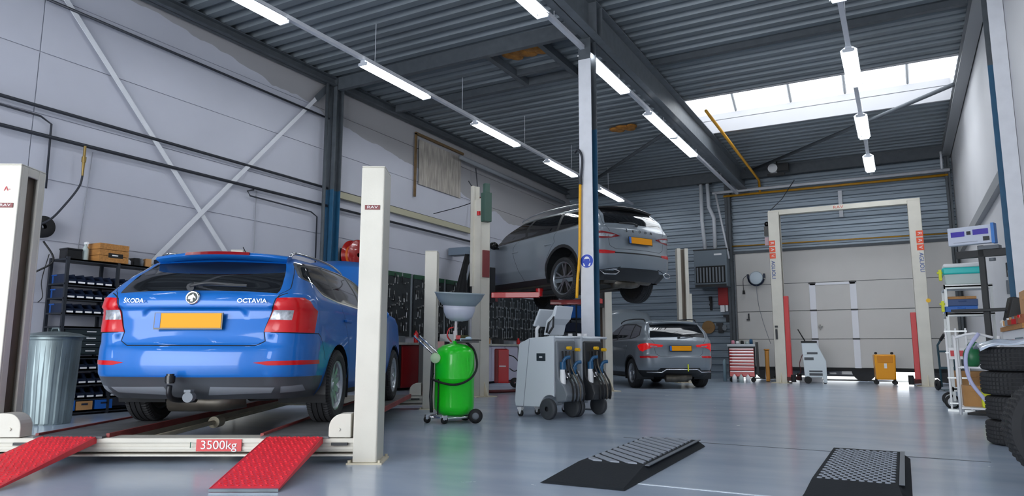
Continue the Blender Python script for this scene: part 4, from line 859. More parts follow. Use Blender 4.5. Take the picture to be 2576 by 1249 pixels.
for s in (-1, 1):
    c = s*.83
    b = MB(); b.bb((c-.25, .0, .185), (c+.25, 4.85, .20)); b.build('runway', rt_, t)
    for e in (-1, 1): b = MB(); b.bb((c+e*.26-.012, .06, .165), (c+e*.26+.012, 4.85, .215)); b.build('runway_side', mat('worn dark red runway edge', H('8A3A38'), .6, noise=.35, nscale=6), t, label='worn red runway edge')
    b = MB(); b.bb((c-s*.20, .25, .10), (c-s*.18, 4.7, .185)); b.build('runway_stiffener', creamd, t)
    # ramp: folded plate with raised tread
    X = TR(c, .02, .20) @ RX(rad(9.8)); b = MB(); L_ = 1.05
    b.bb((-.20, -L_, -.012), (.20, 0, 0), X=X)
    for e in (-1, 1): b.prism([(0, -.05), (0, 0), (-L_, 0), (-L_, -.012)], e*.20-.006, e*.20+.006, 'X', X=X)
    for i in range(26):
        for j in range(11):
            xx = -.175+.035*j+(.0175 if i % 2 else 0)
            if abs(xx) < .19: b.box((xx, -.03-.039*i, .0025), (.022, .007, .005), rz=rad(35 if (i+j) % 2 else -35), X=X)
    b.build('ramp', redram, t)
    b = MB(); b.bb((-.205, -L_-.012, -.016), (.205, -L_, 0), X=X); b.build('ramp_lip', galv, t, label='bare metal lip of the ramp')
    b = MB(); b.cyl((c-.19, .03, .185), (c+.19, .03, .185), .016, n=10); b.build('ramp_hinge', steel, t)
b = MB(); b.cyl((-.40, 1.6, .14), (-.40, 1.75, .14), .055, n=16); b.cyl((-.40, .4, .14), (-.40, 4.6, .14), .02, n=10); b.build('lifting_cylinder', creamd, t)
b = MB(); b.bb((.11, .004, .093), (.44, .016, .178)); b.build('load_sign', red, t, label='red load sign on the crossbeam')
text('lettering', '3500kg', .088, white, t, (.275, -.0, .136), (rad(90), 0, 0), .002, sx=1.05)
text('lettering', '1', .06, mat('sign green', H('1C5A46'), .5), t, (.07, -.0, .136), (rad(90), 0, 0), .002)
lab = mat('dark red maker label', H('7A3A3A'), .5)
for (x, z) in ((1.35, 1.93), (-1.46, 1.93)):
    b = MB(); b.bb((x-.058, -.006, z-.018), (x+.058, -.001, z+.018)); b.build('maker_label', lab, t); text('lettering', 'RAV', .03, white, t, (x, -.007, z), (rad(90), 0, 0), .001, sx=1.5)
text('lettering', 'A-', .05, mat('sticker red', H('C8404A'), .5), t, (-1.46, -.003, 2.06), (rad(90), 0, 0), .001)
# ------------------------------------------------------------------ two-post lift under the raised grey car
def two_post(name, label, p, q, h, cat='car lift', ext=.0, carr=None, w=.30, d=.20):
    """posts at p and q (world xy)"""
    p, q = V((*p, 0)), V((*q, 0)); c = (p+q)/2; a = atan2((q-p).y, (q-p).x); t = thing(name, label, cat, tuple(c), a); r = (q-p).length/2
    for s in (-1, 1):
        x = s*r; b = MB(); i = x-s*d/2; o = x+s*d/2
        b.bb((min(o, o-s*.012), -w/2, .012), (max(o, o-s*.012), w/2, h))
        for e in (-1, 1):
            b.bb((min(i, o), e*w/2-(.012 if e > 0 else 0), .012), (max(i, o), e*w/2+(.012 if e < 0 else 0), h)); b.bb((min(i, i+s*.012), min(e*w/2, e*(w/2-.08)), .012), (max(i, i+s*.012), max(e*w/2, e*(w/2-.08)), h))
        b.bb((min(i, o), -w/2, h), (max(i, o), w/2, h+.012)); b.build('post', cream, t, bev=.005)
        b = MB(); b.bb((x-.02, -w/2+.02, .02), (x+.02, w/2-.02, h-.1)); b.build('post_channel', mat('greasy slot brown', (0,0,0)), t, label='dark channel inside the post')
        b = MB(); b.bb((x-.24, -w/2-.12, 0), (x+.20, w/2+.12, .014))
        for e in (-1, 1): b.prism([(e*w/2, .014), (e*(w/2+.13), .014), (e*w/2, .26)], x-.008, x+.008, 'X')
        b.build('base_plate', creamd, t)
    return t, r
t, r = two_post('two_post_lift', 'cream two-post lift with red arms holding up the large grey car', (-6.76, 11.03), (-5.42, 13.75), 3.62)
b = MB(); b.bb((-r-.10, .10, 3.62), (-r+.02, .16, 3.90)); b.bb((-r-.14, .08, 2.0), (-r-.10, .16, 3.90)); b.build('cable_guide', cream, t)
b = MB(); b.cyl((-r-.12, -.10, 3.30), (-r-.12, -.10, 3.38), .035, n=12); b.build('indicator_lamp', REDL, t, label='small red lamp on the post')
b = MB(); b.box((-r-.02, -.20, 3.45), (.16, .14, .55)); b.box((-r-.02, -.20, 3.80), (.10, .10, .2)); b.build('drive_motor', mat('green motor box', H('3E5A50'), .5), t, bev=.01, label='green drive motor box on the left post')
b = MB(); b.box((-r-.0, -.17, 2.4), (.14, .03, .5)); b.build('warning_label', lab, t)
for s in (-1, 1):
    b = MB(); b.bb((s*r-.10-s*.14, -.13, 1.70), (s*r+.10-s*.14, .13, 2.35)); b.build('carriage', trimb, t, bev=.01)
    sx = -s*(r-.62)*-1
    for e, (ty) in ((-1, -.72 if s < 0 else -.45), (1, .75)):
        p0 = V((s*(r-.18), e*.10, 1.80)); p1 = V((s*.70, ty, 1.86)); dd = (p1-p0); ang = atan2(dd.y, dd.x); L_ = dd.length; X = TR(*((p0+p1)/2)) @ RZ(ang)
        b = MB(); b.box((0, 0, 0), (L_, .11, .10), X=X); b.build('lift_arm', red, t, bev=.008)
        b = MB(); b.cyl(tuple(p1+V((0, 0, -.06))), tuple(p1+V((0, 0, .085))), .055, n=16); b.cyl(tuple(p1+V((0, 0, .03))), tuple(p1+V((0, 0, .085))), .07, n=16, mi=0); b.build('lift_pad', red if e < 0 else black, t)
# ------------------------------------------------------------------ tall two-post lift in front of the rear door
t, r = two_post('two_post_lift', 'tall empty cream two-post lift with an overhead crossbar before the rear door', (-2.80, 19.6), (.46, 19.6), 4.48, w=.34, d=.28)
b = MB(); b.bb((-r-.14, -.09, 4.42), (r+.14, .09, 4.55)); b.build('crossbar', cream, t, bev=.006)
text('lettering', 'RAV', .10, mat('faded red lettering', H('D05A48'), .5), t, (-.05, -.095, 4.485), (rad(90), 0, 0), .002, sx=1.3)
for s, zt in ((-1, 3.72), (1, 3.72)):
    x = s*r+ (-.06 if s < 0 else .07)
    for k in range(3):
        b = MB(); b.bb((x-.075, -.176, zt-.17*k-.14), (x+.075, -.171, zt-.17*k)); b.build('letter_block', mat('orange red sticker', H('E0522E'), .5), t); text('lettering', 'RAV'[k], .12, white, t, (x, -.177, zt-.17*k-.07), (rad(90), rad(90), 0), .001)
    text('lettering', 'AGLIOLI', .13, mat('sticker blue', H('2A4E92'), .5), t, (x, -.177, zt-.78), (rad(90), rad(90), 0), .001)
    zr = 2.24 if s < 0 else 1.75
    b = MB(); b.bb((s*(r-.20)-.06, -.14, .10), (s*(r-.20)+.06, .02, zr)); b.build('carriage_cover', red, t, bev=.01); b = MB(); b.bb((s*(r-.13)-.07, -.10, .12), (s*(r-.13)+.05, .10, zr-.45)); b.build('arm_column', mat('deep red enamel', H('9C1218'), .4), t, bev=.01)
    for e in (-1, 1):
        X = TR(s*(r-.12), 0, .11) @ RZ(rad(e*68 if s < 0 else 180-e*68)); b = MB(); b.bb((0, -.05, -.04), (.62, .05, .05), X=X); b.build('lift_arm', mat('dull dark red paint', (0,0,0)), t, bev=.008)
        b = MB(); b.cyl(tuple(X @ V((.60, 0, -.06))), tuple(X @ V((.60, 0, .12))), .06, n=14); b.build('lift_pad', black, t)
b = MB(); b.cyl((r+.14, -.175, 2.02), (r+.14, -.18, 2.02), .05, n=16); b.build('warning_sticker', yellow, t, label='round yellow sticker')
b = MB(); b.box((-r-.19, -.02, 4.0), (.14, .14, .26)); b.sph((-r-.19, -.02, 4.2), .07, 12); b.build('drive_motor', blackg, t); b = MB(); b.box((-r-.19, -.05, 3.72), (.12, .10, .22)); b.build('pump_tank', mat('pinkish grey plastic', H('B89AA0'), .5), t)
b = MB(); b.box((-r-.06, -.19, 1.45), (.07, .03, .05)); b.box((-r-.06, -.19, 1.25), (.05, .03, .26)); b.build('control_box', dgrey, t)
b = MB(); b.tube([(-r-.1, 0, 4.56), (-r+.2, .2, 4.9), (-r+.5, .5, 5.45)], .012, 6); b.build('supply_cable', dgrey, t)
# slim post of the third lift
t = thing('lift_post', 'narrow cream lift post with a dark channel behind the small grey car', 'car lift', (-4.98, 18.3, 0), rad(30))
b = MB()
for s in (-1, 1): b.bb((s*.10-.045, -.1, .012), (s*.10+.045, .1, 3.5)); 
b.bb((-.14, .08, .012), (.14, .10, 3.5)); b.build('post', cream, t); b = MB(); b.bb((-.055, 0, .02), (.055, .06, 3.48)); b.build('post_channel', mat('greasy slot brown', (0,0,0)), t)
b = MB(); b.bb((-.25, -.2, 0), (.25, .2, .012)); b.build('base_plate', creamd, t); b = MB(); b.bb((.15, -.09, .012), (.21, .0, 2.3)); b.build('side_rail', cream, t)
# ------------------------------------------------------------------ column fittings
b = MB(); b.cyl((0, 0, 0), (0, -.004, 0), .105, n=40); o = b.build('safety_sign', mat('safety sign rim', H('E8EAF0'), .4)); o.location = (-3.95, 9.398, 2.12); tag(o, 'round blue ear and face protection sign on the central column', 'sign')
b = MB(); b.cyl((0, -.004, 0), (0, -.006, 0), .098, n=40); sg = b.build('sign_field', mat('safety sign blue', H('1440B8'), .4), o)
b = MB(); b.sph((0, -.006, .012), .055, 20, sc=(.85, .04, 1)); b.prism([(-.06, -.03), (.06, -.03), (.05, -.075), (-.05, -.075)], -.009, -.006, 'Y'); b.build('sign_pictogram', mat('safety sign rim', (0,0,0)), o)
b = MB(); b.prism([(-.04, .03), (.04, .03), (.045, -.03), (.02, -.075), (-.02, -.075), (-.045, -.03)], -.011, -.009, 'Y'); b.build('sign_visor', mat('safety sign blue', (0,0,0)), o)
t = thing('supply_hose', 'thick yellow hose hanging down the white central column from a black cable', 'hose', (-3.97, 9.36, 0))
b = MB(); b.tube([(-.16, .06, 3.78), (-.08, 0, 3.80), (-.02, -.01, 3.68), (-.03, -.01, 3.45), (-.05, -.01, 3.30)], .018, 8, smooth=5); b.build('cable', pd, t)
b = MB(); b.tube([(-.05, -.01, 3.30), (-.06, -.012, 2.9), (-.075, -.012, 2.2), (-.11, -.012, 1.85), (-.125, -.012, 1.58)], .022, 8, smooth=4); b.build('hose', mat('bright yellow hose', H('E6A80A'), .45), t); b = MB(); b.cyl((-.05, -.01, 3.36), (-.05, -.01, 3.26), .03, n=8); b.build('coupling', dgrey, t)
# ------------------------------------------------------------------ waste oil drainer
t = thing('oil_drainer', 'bright green waste oil drainer with a grey funnel bowl beside the lift post', 'oil drainer', (-4.66, 7.03, 0), rad(29))
b = MB(); r_ = .232; b.lathe([(.001, .07), (.12, .075), (.19, .10), (r_-.005, .15), (r_, .19), (r_, .50), (r_+.003, .505), (r_, .51), (r_, .77), (r_-.008, .81), (.20, .85), (.15, .885), (.08, .905), (.03, .91), (.03, .94), (.001, .94)], 48); b.build('tank', green, t)
b = MB(); b.lathe([(.03, 1.17), (.10, 1.18), (.155, 1.215), (.185, 1.29), (.195, 1.36), (.188, 1.36), (.17, 1.29), (.14, 1.23), (.001, 1.20)], 36); b.build('funnel_bowl', mat('milky grey bowl', H('C3C6D4'), .35), t, label='milky grey lower bowl').matrix_basis = TR(.045, 0, 0)
b = MB(); b.lathe([(.16, 1.345), (.20, 1.36), (.26, 1.43), (.295, 1.50), (.305, 1.505), (.300, 1.515), (.285, 1.505), (.25, 1.45), (.19, 1.385), (.001, 1.38)], 44); o = b.build('drip_tray', mat('steel grey tray', H('8E9BA3'), .35), t); o.matrix_basis = TR(.045, 0, 0) @ TR(0, 0, 1.43) @ RY(rad(2.5)) @ RX(rad(5)) @ TR(0, 0, -1.43)
b = MB(); b.cyl((0, 0, .93), (.01, 0, 1.19), .018, n=12); b.cyl((0, 0, .93), (0, 0, 1.06), .026, n=12); b.build('riser_pipe', mat('clear sight tube', H('D9CFCF'), .2), t)
b = MB(); b.tube([(-.04, -.02, .93), (-.09, -.03, 1.0), (-.07, -.03, 1.08), (-.02, -.02, 1.10)], .009, 8, smooth=4); b.box((.04, -.02, .98), (.05, .03, .05)); b.build('valve', red, t)
b = MB(); b.box((.15, .02, .93), (.26, .14, .02)); b.tube([(.0, -.05, .95), (.28, -.05, .95), (.30, .08, .95)], .008, 6); b.build('tool_tray', blackg, t)
b = MB(); b.box((.12, .0, .955), (.14, .08, .03), rz=.3); b.sph((.16, 0, .975), .03, 10, sc=(1.3, .8, .6)); b.build('rag', mat('pale blue rag', H('BFD8E6'), .9), t)
for q in (-.03, .035):
    b = MB(); b.tube([(-.20+q, -.10, .76), (-.23+q, -.11, .80), (-.44+q, -.15, 1.0)], .012, 8); b.build('handle', chrome, t)
b = MB(); b.lathe([(.05, 0), (.06, .015), (.06, .05), (.05, .06), (.001, .06)], 20); o = b.build('pressure_gauge', mat('pale green gauge', H('BFE0B0'), .4), t); o.matrix_basis = TR(-.21, -.14, .74) @ RX(rad(90))
b = MB(); b.tube([(-.24, -.10, .56), (-.24, -.20, .50), (-.05, -.262, .445), (.10, -.25, .455), (.22, -.14, .53), (.265, 0, .66), (.22, .05, .84), (.12, .04, .93)], .013, 8, smooth=6); b.build('suction_hose', black, t)
b = MB(); b.tube([(-.255, -.05, .72), (-.265, -.10, .3), (-.25, -.14, .12)], .02, 8); b.tube([(-.17, -.19, .5), (-.17, -.21, .1)], .008, 8); b.build('side_frame', trimb, t)
b = MB(); b.tube([(-.30, -.1, .07), (-.10, -.22, .06), (.2, -.16, .07), (.2, .16, .07), (-.2, .2, .07)], .014, 8, closed=True); b.build('chassis', chrome, t)
for (x, y, r_) in ((.26, -.16, .082), (.12, .20, .075)):
    b = MB(); b.lathe([(.02, -.022), (r_*.55, -.02), (r_, -.018), (r_, .018), (r_*.55, .02), (.02, .022)], 28); o = b.build('wheel', black, t); o.matrix_basis = TR(x, y, r_) @ RX(rad(90)); b = MB(); b.lathe([(.001, .026), (r_*.25, .026), (r_*.5, .02), (r_*.5, -.02), (.001, -.026)], 20); h_ = b.build('hub', mgrey, o)
for (x, y) in ((-.30, -.12), (-.09, -.24)):
    b = MB(); b.lathe([(.01, -.016), (.04, -.014), (.04, .014), (.01, .016)], 18); o = b.build('caster', black, t); o.matrix_basis = TR(x, y, .04) @ RZ(.5) @ RX(rad(90)); b = MB(); b.box((0, .03, 0), (.05, .05, .045)); b.build('caster_fork', chrome, o)
# ------------------------------------------------------------------ air-conditioning service units
def ac_unit(loc, lb, dark=False):
    t = thing('service_unit', lb, 'service machine', loc, rad(-16)); body = lgrey
    prof = [(-.35, .13), (-.365, .2), (-.295, .90), (-.27, .925), (-.10, .985), (.30, 1.01), (.30, .27)]+[(.235+.155*cos(rad(a)), .135+.155*sin(rad(a))) for a in range(70, 181, 12)]
    b = MB(); b.prism(prof, -.20, .20, 'Y'); b.build('body', body, t, bev=.018, seg=3)
    b = MB(); b.prism([(-.105, .975), (-.097, .975), (-.205, .13), (-.213, .13)], -.2025, -.199, 'Y'); b.build('panel_seam', mat('seam grey', H('8A929B'), .6), t)
    b = MB(); b.prism([(.02, .70), (.17, .70), (.17, .795), (.02, .795)], -.206, -.20, 'Y'); b.build('badge', mat('dark badge', H('2A333C'), .4), t, bev=.004); b = MB(); b.box((.095, -.2075, .748), (.05, .003, .018)); b.build('badge_mark', white, t)
    b = MB(); b.prism([(.30, .28), (.30, .95), (.34, .95), (.36, .5), (.46, .40), (.50, .30), (.47, .22), (.32, .20)], -.18, .18, 'Y'); b.build('rear_housing', mat('mid grey plastic', H('6F757C')) if not dark else dgrey, t, bev=.02)
    for s in (-1, 1):
        b = MB(); b.lathe([(.03, -.03), (.075, -.028), (.118, -.03), (.125, -.02), (.125, .02), (.118, .03), (.075, .022), (.03, .028), (.001, .028)], 36); o = b.build('wheel', mat('dark wheel plastic', H('3A3D42'), .6), t); o.matrix_basis = TR(.235, s*.225, .125) @ RX(rad(90)*-s*-1)
        b = MB(); b.lathe([(.01, -.014), (.042, -.012), (.042, .012), (.01, .014)], 18); o = b.build('caster', black, t); o.matrix_basis = TR(-.30, s*.16, .042) @ RX(rad(90)); b = MB(); b.prism([(-.03, .05), (.03, .05), (.01, -.01), (-.01, -.01)], -.02, .02, 'Z'); b.box((0, .06, 0), (.07, .03, .05)); b.build('caster_fork', white, o)
    for k, (y, m, z) in enumerate(((-.14, blue, .66), (.07, blue, .60))):
        b = MB(); b.cyl((.40, y, z-.06), (.40, y, z+.03), .038, n=16); b.tube([(.40, y, z+.02), (.43, y+.02, z+.08), (.47, y+.06, z+.09)], .022, 10, smooth=3); b.build('filter_head', mat('petrol plastic', H('1B527A'), .4), t)
        b = MB(); b.cyl((.40, y, z-.30), (.40, y, z-.06), .036, n=16); b.build('filter_bottle', paper if k == 0 else clearp, t)
    for (y, z) in ((-.02, .86), (-.06, .30), (.14, .84)): b = MB(); b.cyl((.37, y, z), (.43, y, z), .022, n=14); b.build('coupler_cap', yellow, t)
    for q in range(4):
        y = -.10+.07*q; b = MB(); b.tube([(.36, y, .82), (.42, y-.04, .62), (.50, y+.02, .40), (.48, y+.04, .22), (.40, y+.05, .40), (.36, y+.03, .58)], .011, 8, smooth=5, mi=0); b.build('service_hose', [black, trimb, mat('dull exhaust steel', (0,0,0)), black][q], t)
    b = MB(); b.cyl((.42, -.07, .50), (.42, -.07, .56), .03, n=14); b.cyl((.41, .12, .52), (.41, .12, .58), .03, n=14); b.build('gauge', chrome, t)
    b = MB(); b.tube([(.20, -.16, 1.0), (.42, -.16, .99), (.42, .16, .99), (.20, .16, 1.0)], .016, 8); b.build('push_handle', lgrey, t)
    return t
u1 = ac_unit((-3.99, 8.12, 0), 'light grey wheeled service unit left of the central column, nearer of the pair')
X = TR(.02, 0, 0)
b = MB(); b.box((0, 0, 0), (.03, .36, .24), R=RY(rad(28))); o = b.build('display_back', lgrey, u1, bev=.01); o.location = (.0, .0, 1.24)
b = MB(); b.prism([(.10, 1.02), (.16, 1.02), (.20, 1.15), (.28, 1.22), (.33, 1.38), (.29, 1.38), (.24, 1.27), (.15, 1.20)], -.16, .16, 'Y'); b.build('screen_arm', lgrey, u1, bev=.01); b = MB(); b.tube([(.16, -.17, 1.05), (.20, -.17, 1.17), (.28, -.17, 1.24), (.27, -.17, 1.12), (.20, -.17, 1.04)], .014, 8, closed=True); b.build('screen_bracket', dgrey, u1)
b = MB(); b.tube([(-.07, -.10, .98), (-.07, -.10, 1.10), (-.03, -.10, 1.14)], .022, 10); b.build('screen_foot', white, u1)
u2 = ac_unit((-3.84, 8.63, 0), 'second wheeled service unit, its dark hose side against the central column', True)
for (x, y) in ((.05, -.12), (.15, -.05), (.12, .1)): b = MB(); b.cyl((x, y, 1.0), (x, y, 1.05), .03, n=12); b.build('top_cap', white, u2)
# ------------------------------------------------------------------ rubber threshold ramps in the foreground
def rubber_ramp(lb, pts, rz, stripes, loc):
    t = thing('rubber_ramp', lb, 'ramp', loc, rz); (w, L_, hh) = pts
    b = MB(); top = [(-w/2+.02, .62), (w/2-.06, .62), (w/2-.06, L_), (-w/2+.02, L_)]
    b.add([(-w/2, 0, .003), (w/2, 0, .003), (w/2, L_+.02, .003), (-w/2, L_+.02, .003), (-w/2+.015, .03, .012), (w/2-.015, .03, .012), (w/2-.07, .62, hh), (w/2-.07, L_, hh), (-w/2+.02, L_, hh), (-w/2+.02, .62, hh)],
          [(0,3,2,1), (0,1,5,4), (4,5,6,9), (9,6,7,8), (1,2,7,6,5), (0,4,9,8,3), (2,3,8,7)])
    m_ = 1
    if stripes:
        xa, xb, ya, yb = -w/2+.045, w/2-.095, .67, L_-.03; sl = 1.05
        for i in range(16):
            c0 = .60+.135*i; q = [(xa, c0), (xa, c0+.068), (xb, c0+.068-(xb-xa)*sl), (xb, c0-(xb-xa)*sl)]
            for (lim, sg) in ((ya, 1), (yb, -1)):
                o_ = []
                for j in range(len(q)):
                    a, c = q[j-1], q[j]; ia, ic = (a[1]-lim)*sg >= 0, (c[1]-lim)*sg >= 0
                    if ia != ic: t_ = (lim-a[1])/(c[1]-a[1]); o_.append((a[0]+(c[0]-a[0])*t_, lim))
                    if ic: o_.append(c)
                q = o_
                if len(q) < 3: break
            if len(q) >= 3: b.prism(q, hh-.001, hh+.010, 'Z', 1)
    else:
        for i in range(26):
            for j in range(9):
                x = -w/2+.06+.047*j+(.0235 if i % 2 else 0); y = .66+i*(L_-.7)/26
                if x < w/2-.10: b.lathe([(.017, 0), (.013, .006), (.001, .007)], 8, mi=1, X=TR(x, y, hh))
    b.build('ramp_body', [mat('charcoal moulded rubber', H('1E2329'), .8, bump=.15, bscale=60, spec=.2), mat('worn grey tread', H('8A919C'), .6)], t)
    b = MB(); b.bb((w/2-.066, .64, hh-.002), (w/2-.035, L_, hh+.004)); b.build('edge_strip', mat('worn strip grey', H('5A616B'), .5), t)
    return t
rubber_ramp('black rubber ramp with diagonal stripes on the floor, left of the two', (.56, 2.2, .055), rad(1.5), True, (-1.80, 4.14, 0))
rubber_ramp('black rubber ramp with a round-studded top, right of the two, cut by the photo edge', (.56, 2.2, .055), rad(0), False, (-.29, 4.22, 0))
# ------------------------------------------------------------------ left wall storage
t = thing('shelving_unit', 'black steel shelving against the left wall, loaded with small blue bins', 'shelf', (-9.40, 5.0, 0))
dk = mat('black shelf steel', H('1E232B'), .5)
ys_ = (0, .66, 1.72)
for x in (-.19, .19):
    for y in ys_: b = MB(); b.bb((x-.018, y-.018, 0), (x+.018, y+.018, 2.0)); b.build('upright', dk, t)
LV = [1.98, 1.665, 1.48, 1.29, 1.12, .74, .58, .40, .22, .06]
for z in LV:
    b = MB(); b.bb((-.2, -.02, z-.02), (.2, 1.74, z)); b.bb((.185, -.02, z-.035), (.2, 1.74, z)); b.build('shelf_board', dk, t)
# parts bins: open-front tray with a label strip
def mk_bin(m):
    t = thing('storage_bin', 'x', 'bin', (0, 0, 0)); b = MB(); w = .056
    b.prism([(-.15, 0), (.15, 0), (.17, .05), (.12, .085), (.10, .12), (-.15, .12)], -w, -w+.004, 'Y'); b.prism([(-.15, 0), (.15, 0), (.17, .05), (.12, .085), (.10, .12), (-.15, .12)], w-.004, w, 'Y')
    b.bb((-.15, -w, 0), (.15, w, .004)); b.bb((-.15, -w, 0), (-.146, w, .12)); b.add([(.15, -w, 0), (.15, w, 0), (.17, w, .05), (.17, -w, .05), (.146, -w, .0), (.146, w, 0), (.166, w, .05), (.166, -w, .05)], [(0,1,2,3),(4,7,6,5),(0,4,5,1),(3,2,6,7),(0,3,7,4),(1,5,6,2)]); b.bb((-.14, -w+.01, .004), (.12, w-.01, .06)); b.build('tray', m, t)
    b = MB(); b.box((.178, 0, .015), (.004, .085, .022)); b.build('label_strip', paper, t); return t
bp_ = mk_bin(dblue); first = True
rows_ = {1.665: 'top row', 1.48: 'second row', 1.29: 'third row', .58: 'row under the drawers', .40: 'second lowest row', .22: 'row above the crates'}
nth = ['leftmost', 'second from the left', 'middle', 'second from the right', 'rightmost']
for z, rn in rows_.items():
    for k in range(5):
        lb = f'navy parts bin, {nth[k]} of five, {rn}, first shelving bay'
        y = 5.0+.075+.118*k
        if first: o = bp_; o.location = (-9.385, y, z); first = False
        else: o = copy_tree(bp_, (-9.385, y, z))
        tag(o, lb, 'bin', 'navy parts bins in the first shelving bay')
    for k in range(8):
        o = copy_tree(bp_, (-9.385, 5.0+.74+.122*k, z)); tag(o, f'navy parts bin in the bay behind the blue car, {rn}', 'bin', f'navy parts bins in the bay behind the car, {rn}')
bb_ = mat('mid blue bin', H('1F4E96'), .5)
for k, (z, n_) in enumerate(((1.665, 'top'), (1.48, 'middle'), (1.29, 'lowest'))):
    b = MB(); b.bb((-9.59, 5.02, z), (-9.47, 5.14, z+.115)); b.bb((-9.60, 5.01, z+.1), (-9.46, 5.15, z+.118)); tag(b.build('storage_box', bb_, bev=.004), f'mid blue box seen at the open side of the shelving, {n_} of three', 'box', 'mid blue boxes at the side of the shelving')
t = thing('drawer_cabinet', 'dark drawer cabinet with white labels on the shelving behind the zinc bin', 'cabinet', (-9.40, 5.33, .76))
b = MB(); b.bb((-.18, -.29, 0), (.17, .29, .34)); b.build('body', mat('dark teal grey cabinet', H('1C2A2E'), .5), t)
for i in range(4):
    b = MB(); b.bb((.17, -.28, .012+.082*i), (.185, .28, .085+.082*i)); d = b.build('drawer', mat('dark teal grey cabinet', (0,0,0)), t, bev=.003); b = MB(); b.box((.188, .05, .05+.082*i), (.005, .12, .012)); b.build('label_strip', paper, d)
for lb, y0, y1, z0, z1, m, nm in (('blue crate at the foot of the shelving, left of the cardboard box', 5.02, 5.24, .065, .19, blue, 'crate'), ('open cardboard box at the foot of the shelving between blue crates', 5.26, 5.46, .065, .175, card, 'cardboard_box'), ('blue crate at the foot of the shelving, right of the cardboard box', 5.50, 5.72, .065, .18, blue, 'crate')):
    t = thing(nm, lb, 'crate' if m is blue else 'box', (-9.36, (y0+y1)/2, z0)); w = (y1-y0)/2; h = z1-z0; b = MB(); b.bb((-.15, -w, 0), (.16, w, .006))
    for s in (-1, 1): b.bb((-.15, s*w-.004, 0), (.16, s*w+.004, h))
    b.bb((-.154, -w, 0), (-.146, w, h)); b.bb((.156, -w, 0), (.164, w, h)); b.build('box_body', m, t); b = MB(); b.bb((.164, -w*.4, h*.55), (.168, w*.4, h*.75)); b.build('hand_slot', dblue, t)
t = thing('wooden_crate', 'raw timber crate with a dark hand slot on top of the shelving', 'crate', (-9.33, 5.57, 1.982))
b = MB(); 
for i in range(3): b.bb((.14, -.20, .004+.082*i), (.155, .20, .08+.082*i)); b.bb((-.155, -.20, .004+.082*i), (-.14, .20, .08+.082*i)); b.bb((-.14, -.20, .004+.082*i), (.14, -.185, .08+.082*i)); b.bb((-.14, .185, .004+.082*i), (.14, .20, .08+.082*i))
b.bb((-.14, -.19, 0), (.14, .19, .01)); b.bb((-.14, -.19, .20), (.14, .19, .21)); b.build('slats', wood, t); b = MB(); b.bb((.155, -.08, .06), (.158, .12, .12)); b.build('hand_slot', mat('dark slot', (.01, .01, .01), .8), t); b = MB(); b.bb((.158, -.03, .085), (.160, .05, .10)); b.build('paper_label', paper, t)
b = MB(); b.bb((-9.48, 5.03, 1.982), (-9.30, 5.22, 2.12)); b.bb((-9.485, 5.025, 2.10), (-9.295, 5.225, 2.125)); tag(b.build('storage_box', blackg, bev=.006), 'small glossy black box at the left end on top of the shelving', 'box')
t = thing('spray_bottle', 'white bottle with a trigger top between the black box and the timber crate', 'bottle', (-9.36, 5.29, 1.982)); b = MB(); b.lathe([(.001, 0), (.04, 0), (.042, .02), (.042, .15), (.02, .19), (.015, .22), (.001, .22)], 18); b.build('bottle', clearp, t); b = MB(); b.box((.01, 0, .235), (.07, .025, .03)); b.tube([(.04, 0, .23), (.05, 0, .19)], .005, 6); b.build('trigger', white, t)
rng = random.Random(3)
for k in range(9):
    y = 5.86+.095*k; m = [white, blackg, mgrey, card, clearp, dblue, yellow, dgrey, white][k]; h = rng.uniform(.06, .15); b = MB()
    if k % 2: b.box((-9.34, y, 1.982+h/2), (.16, .075, h), rz=rng.uniform(-.3, .3))
    else: b.lathe([(.001, 0), (.035, 0), (.035, h*.75), (.018, h*.9), (.016, h), (.001, h)], 14, X=TR(-9.32, y, 1.982))
    tag(b.build('box' if k % 2 else 'can', m), ['white can', 'black tin box', 'grey can', 'brown carton', 'milky can', 'navy box', 'yellow can', 'dark grey box', 'white can'][k]+(' on the shelf top just right of the timber crate' if k == 0 else ' on the shelf top, last item before the blue car roof' if k == 8 else ' among the small items on the shelf top right of the timber crate'), 'box' if k % 2 else 'can')
# zinc dustbin
t = thing('dustbin', 'ribbed galvanised dustbin with a flat lid between the lift post and the shelving', 'bin', (-8.50, 4.55, 0)); zn = mat('weathered zinc', H('8C9A9C'), .42, .6, noise=.35, nscale=5, stretch=(1, 1, .3))
b = MB(); n = 96; vs = []
for (r, z) in ((.225, 0), (.228, .02), (.25, .5), (.27, .93), (.28, .94), (.28, .97), (.27, .975)):
    for i in range(n): rr_ = r*(1+(.022 if (i//3) % 2 and .01 < z < .93 else 0)); vs.append((rr_*cos(2*pi*i/n), rr_*sin(2*pi*i/n), z))
b.add(vs, [(k*n+i, k*n+(i+1) % n, (k+1)*n+(i+1) % n, (k+1)*n+i) for k in range(6) for i in range(n)]+[tuple(range(n))[::-1]]); b.build('bin_body', zn, t)
b = MB(); b.lathe([(.001, 1.035), (.1, 1.03), (.24, 1.01), (.27, 1.0), (.30, .985), (.335, .98), (.335, .972), (.001, .972)], 40); b.tube([(-.08, 0, 1.03), (-.06, 0, 1.07), (.06, 0, 1.07), (.08, 0, 1.03)], .01, 8); b.build('lid', zn, t)
bar('coiled_cable', [(-9.55, 4.86, 2.2), (-9.45, 4.95, 1.95), (-9.56, 4.75, 1.75), (-9.50, 4.7, 1.55)], .012, black, 'black cable hanging on the wall beside the left lift post', 'cable', 8, 6)
bar('coiled_cable', [(-9.6, 4.97, 2.05), (-9.58, 4.9, 1.7), (-9.58, 4.93, 1.5), (-9.58, 4.88, 1.42)], .006, black, 'thin black cable loop at the side of the shelving', 'cable', 6, 5)
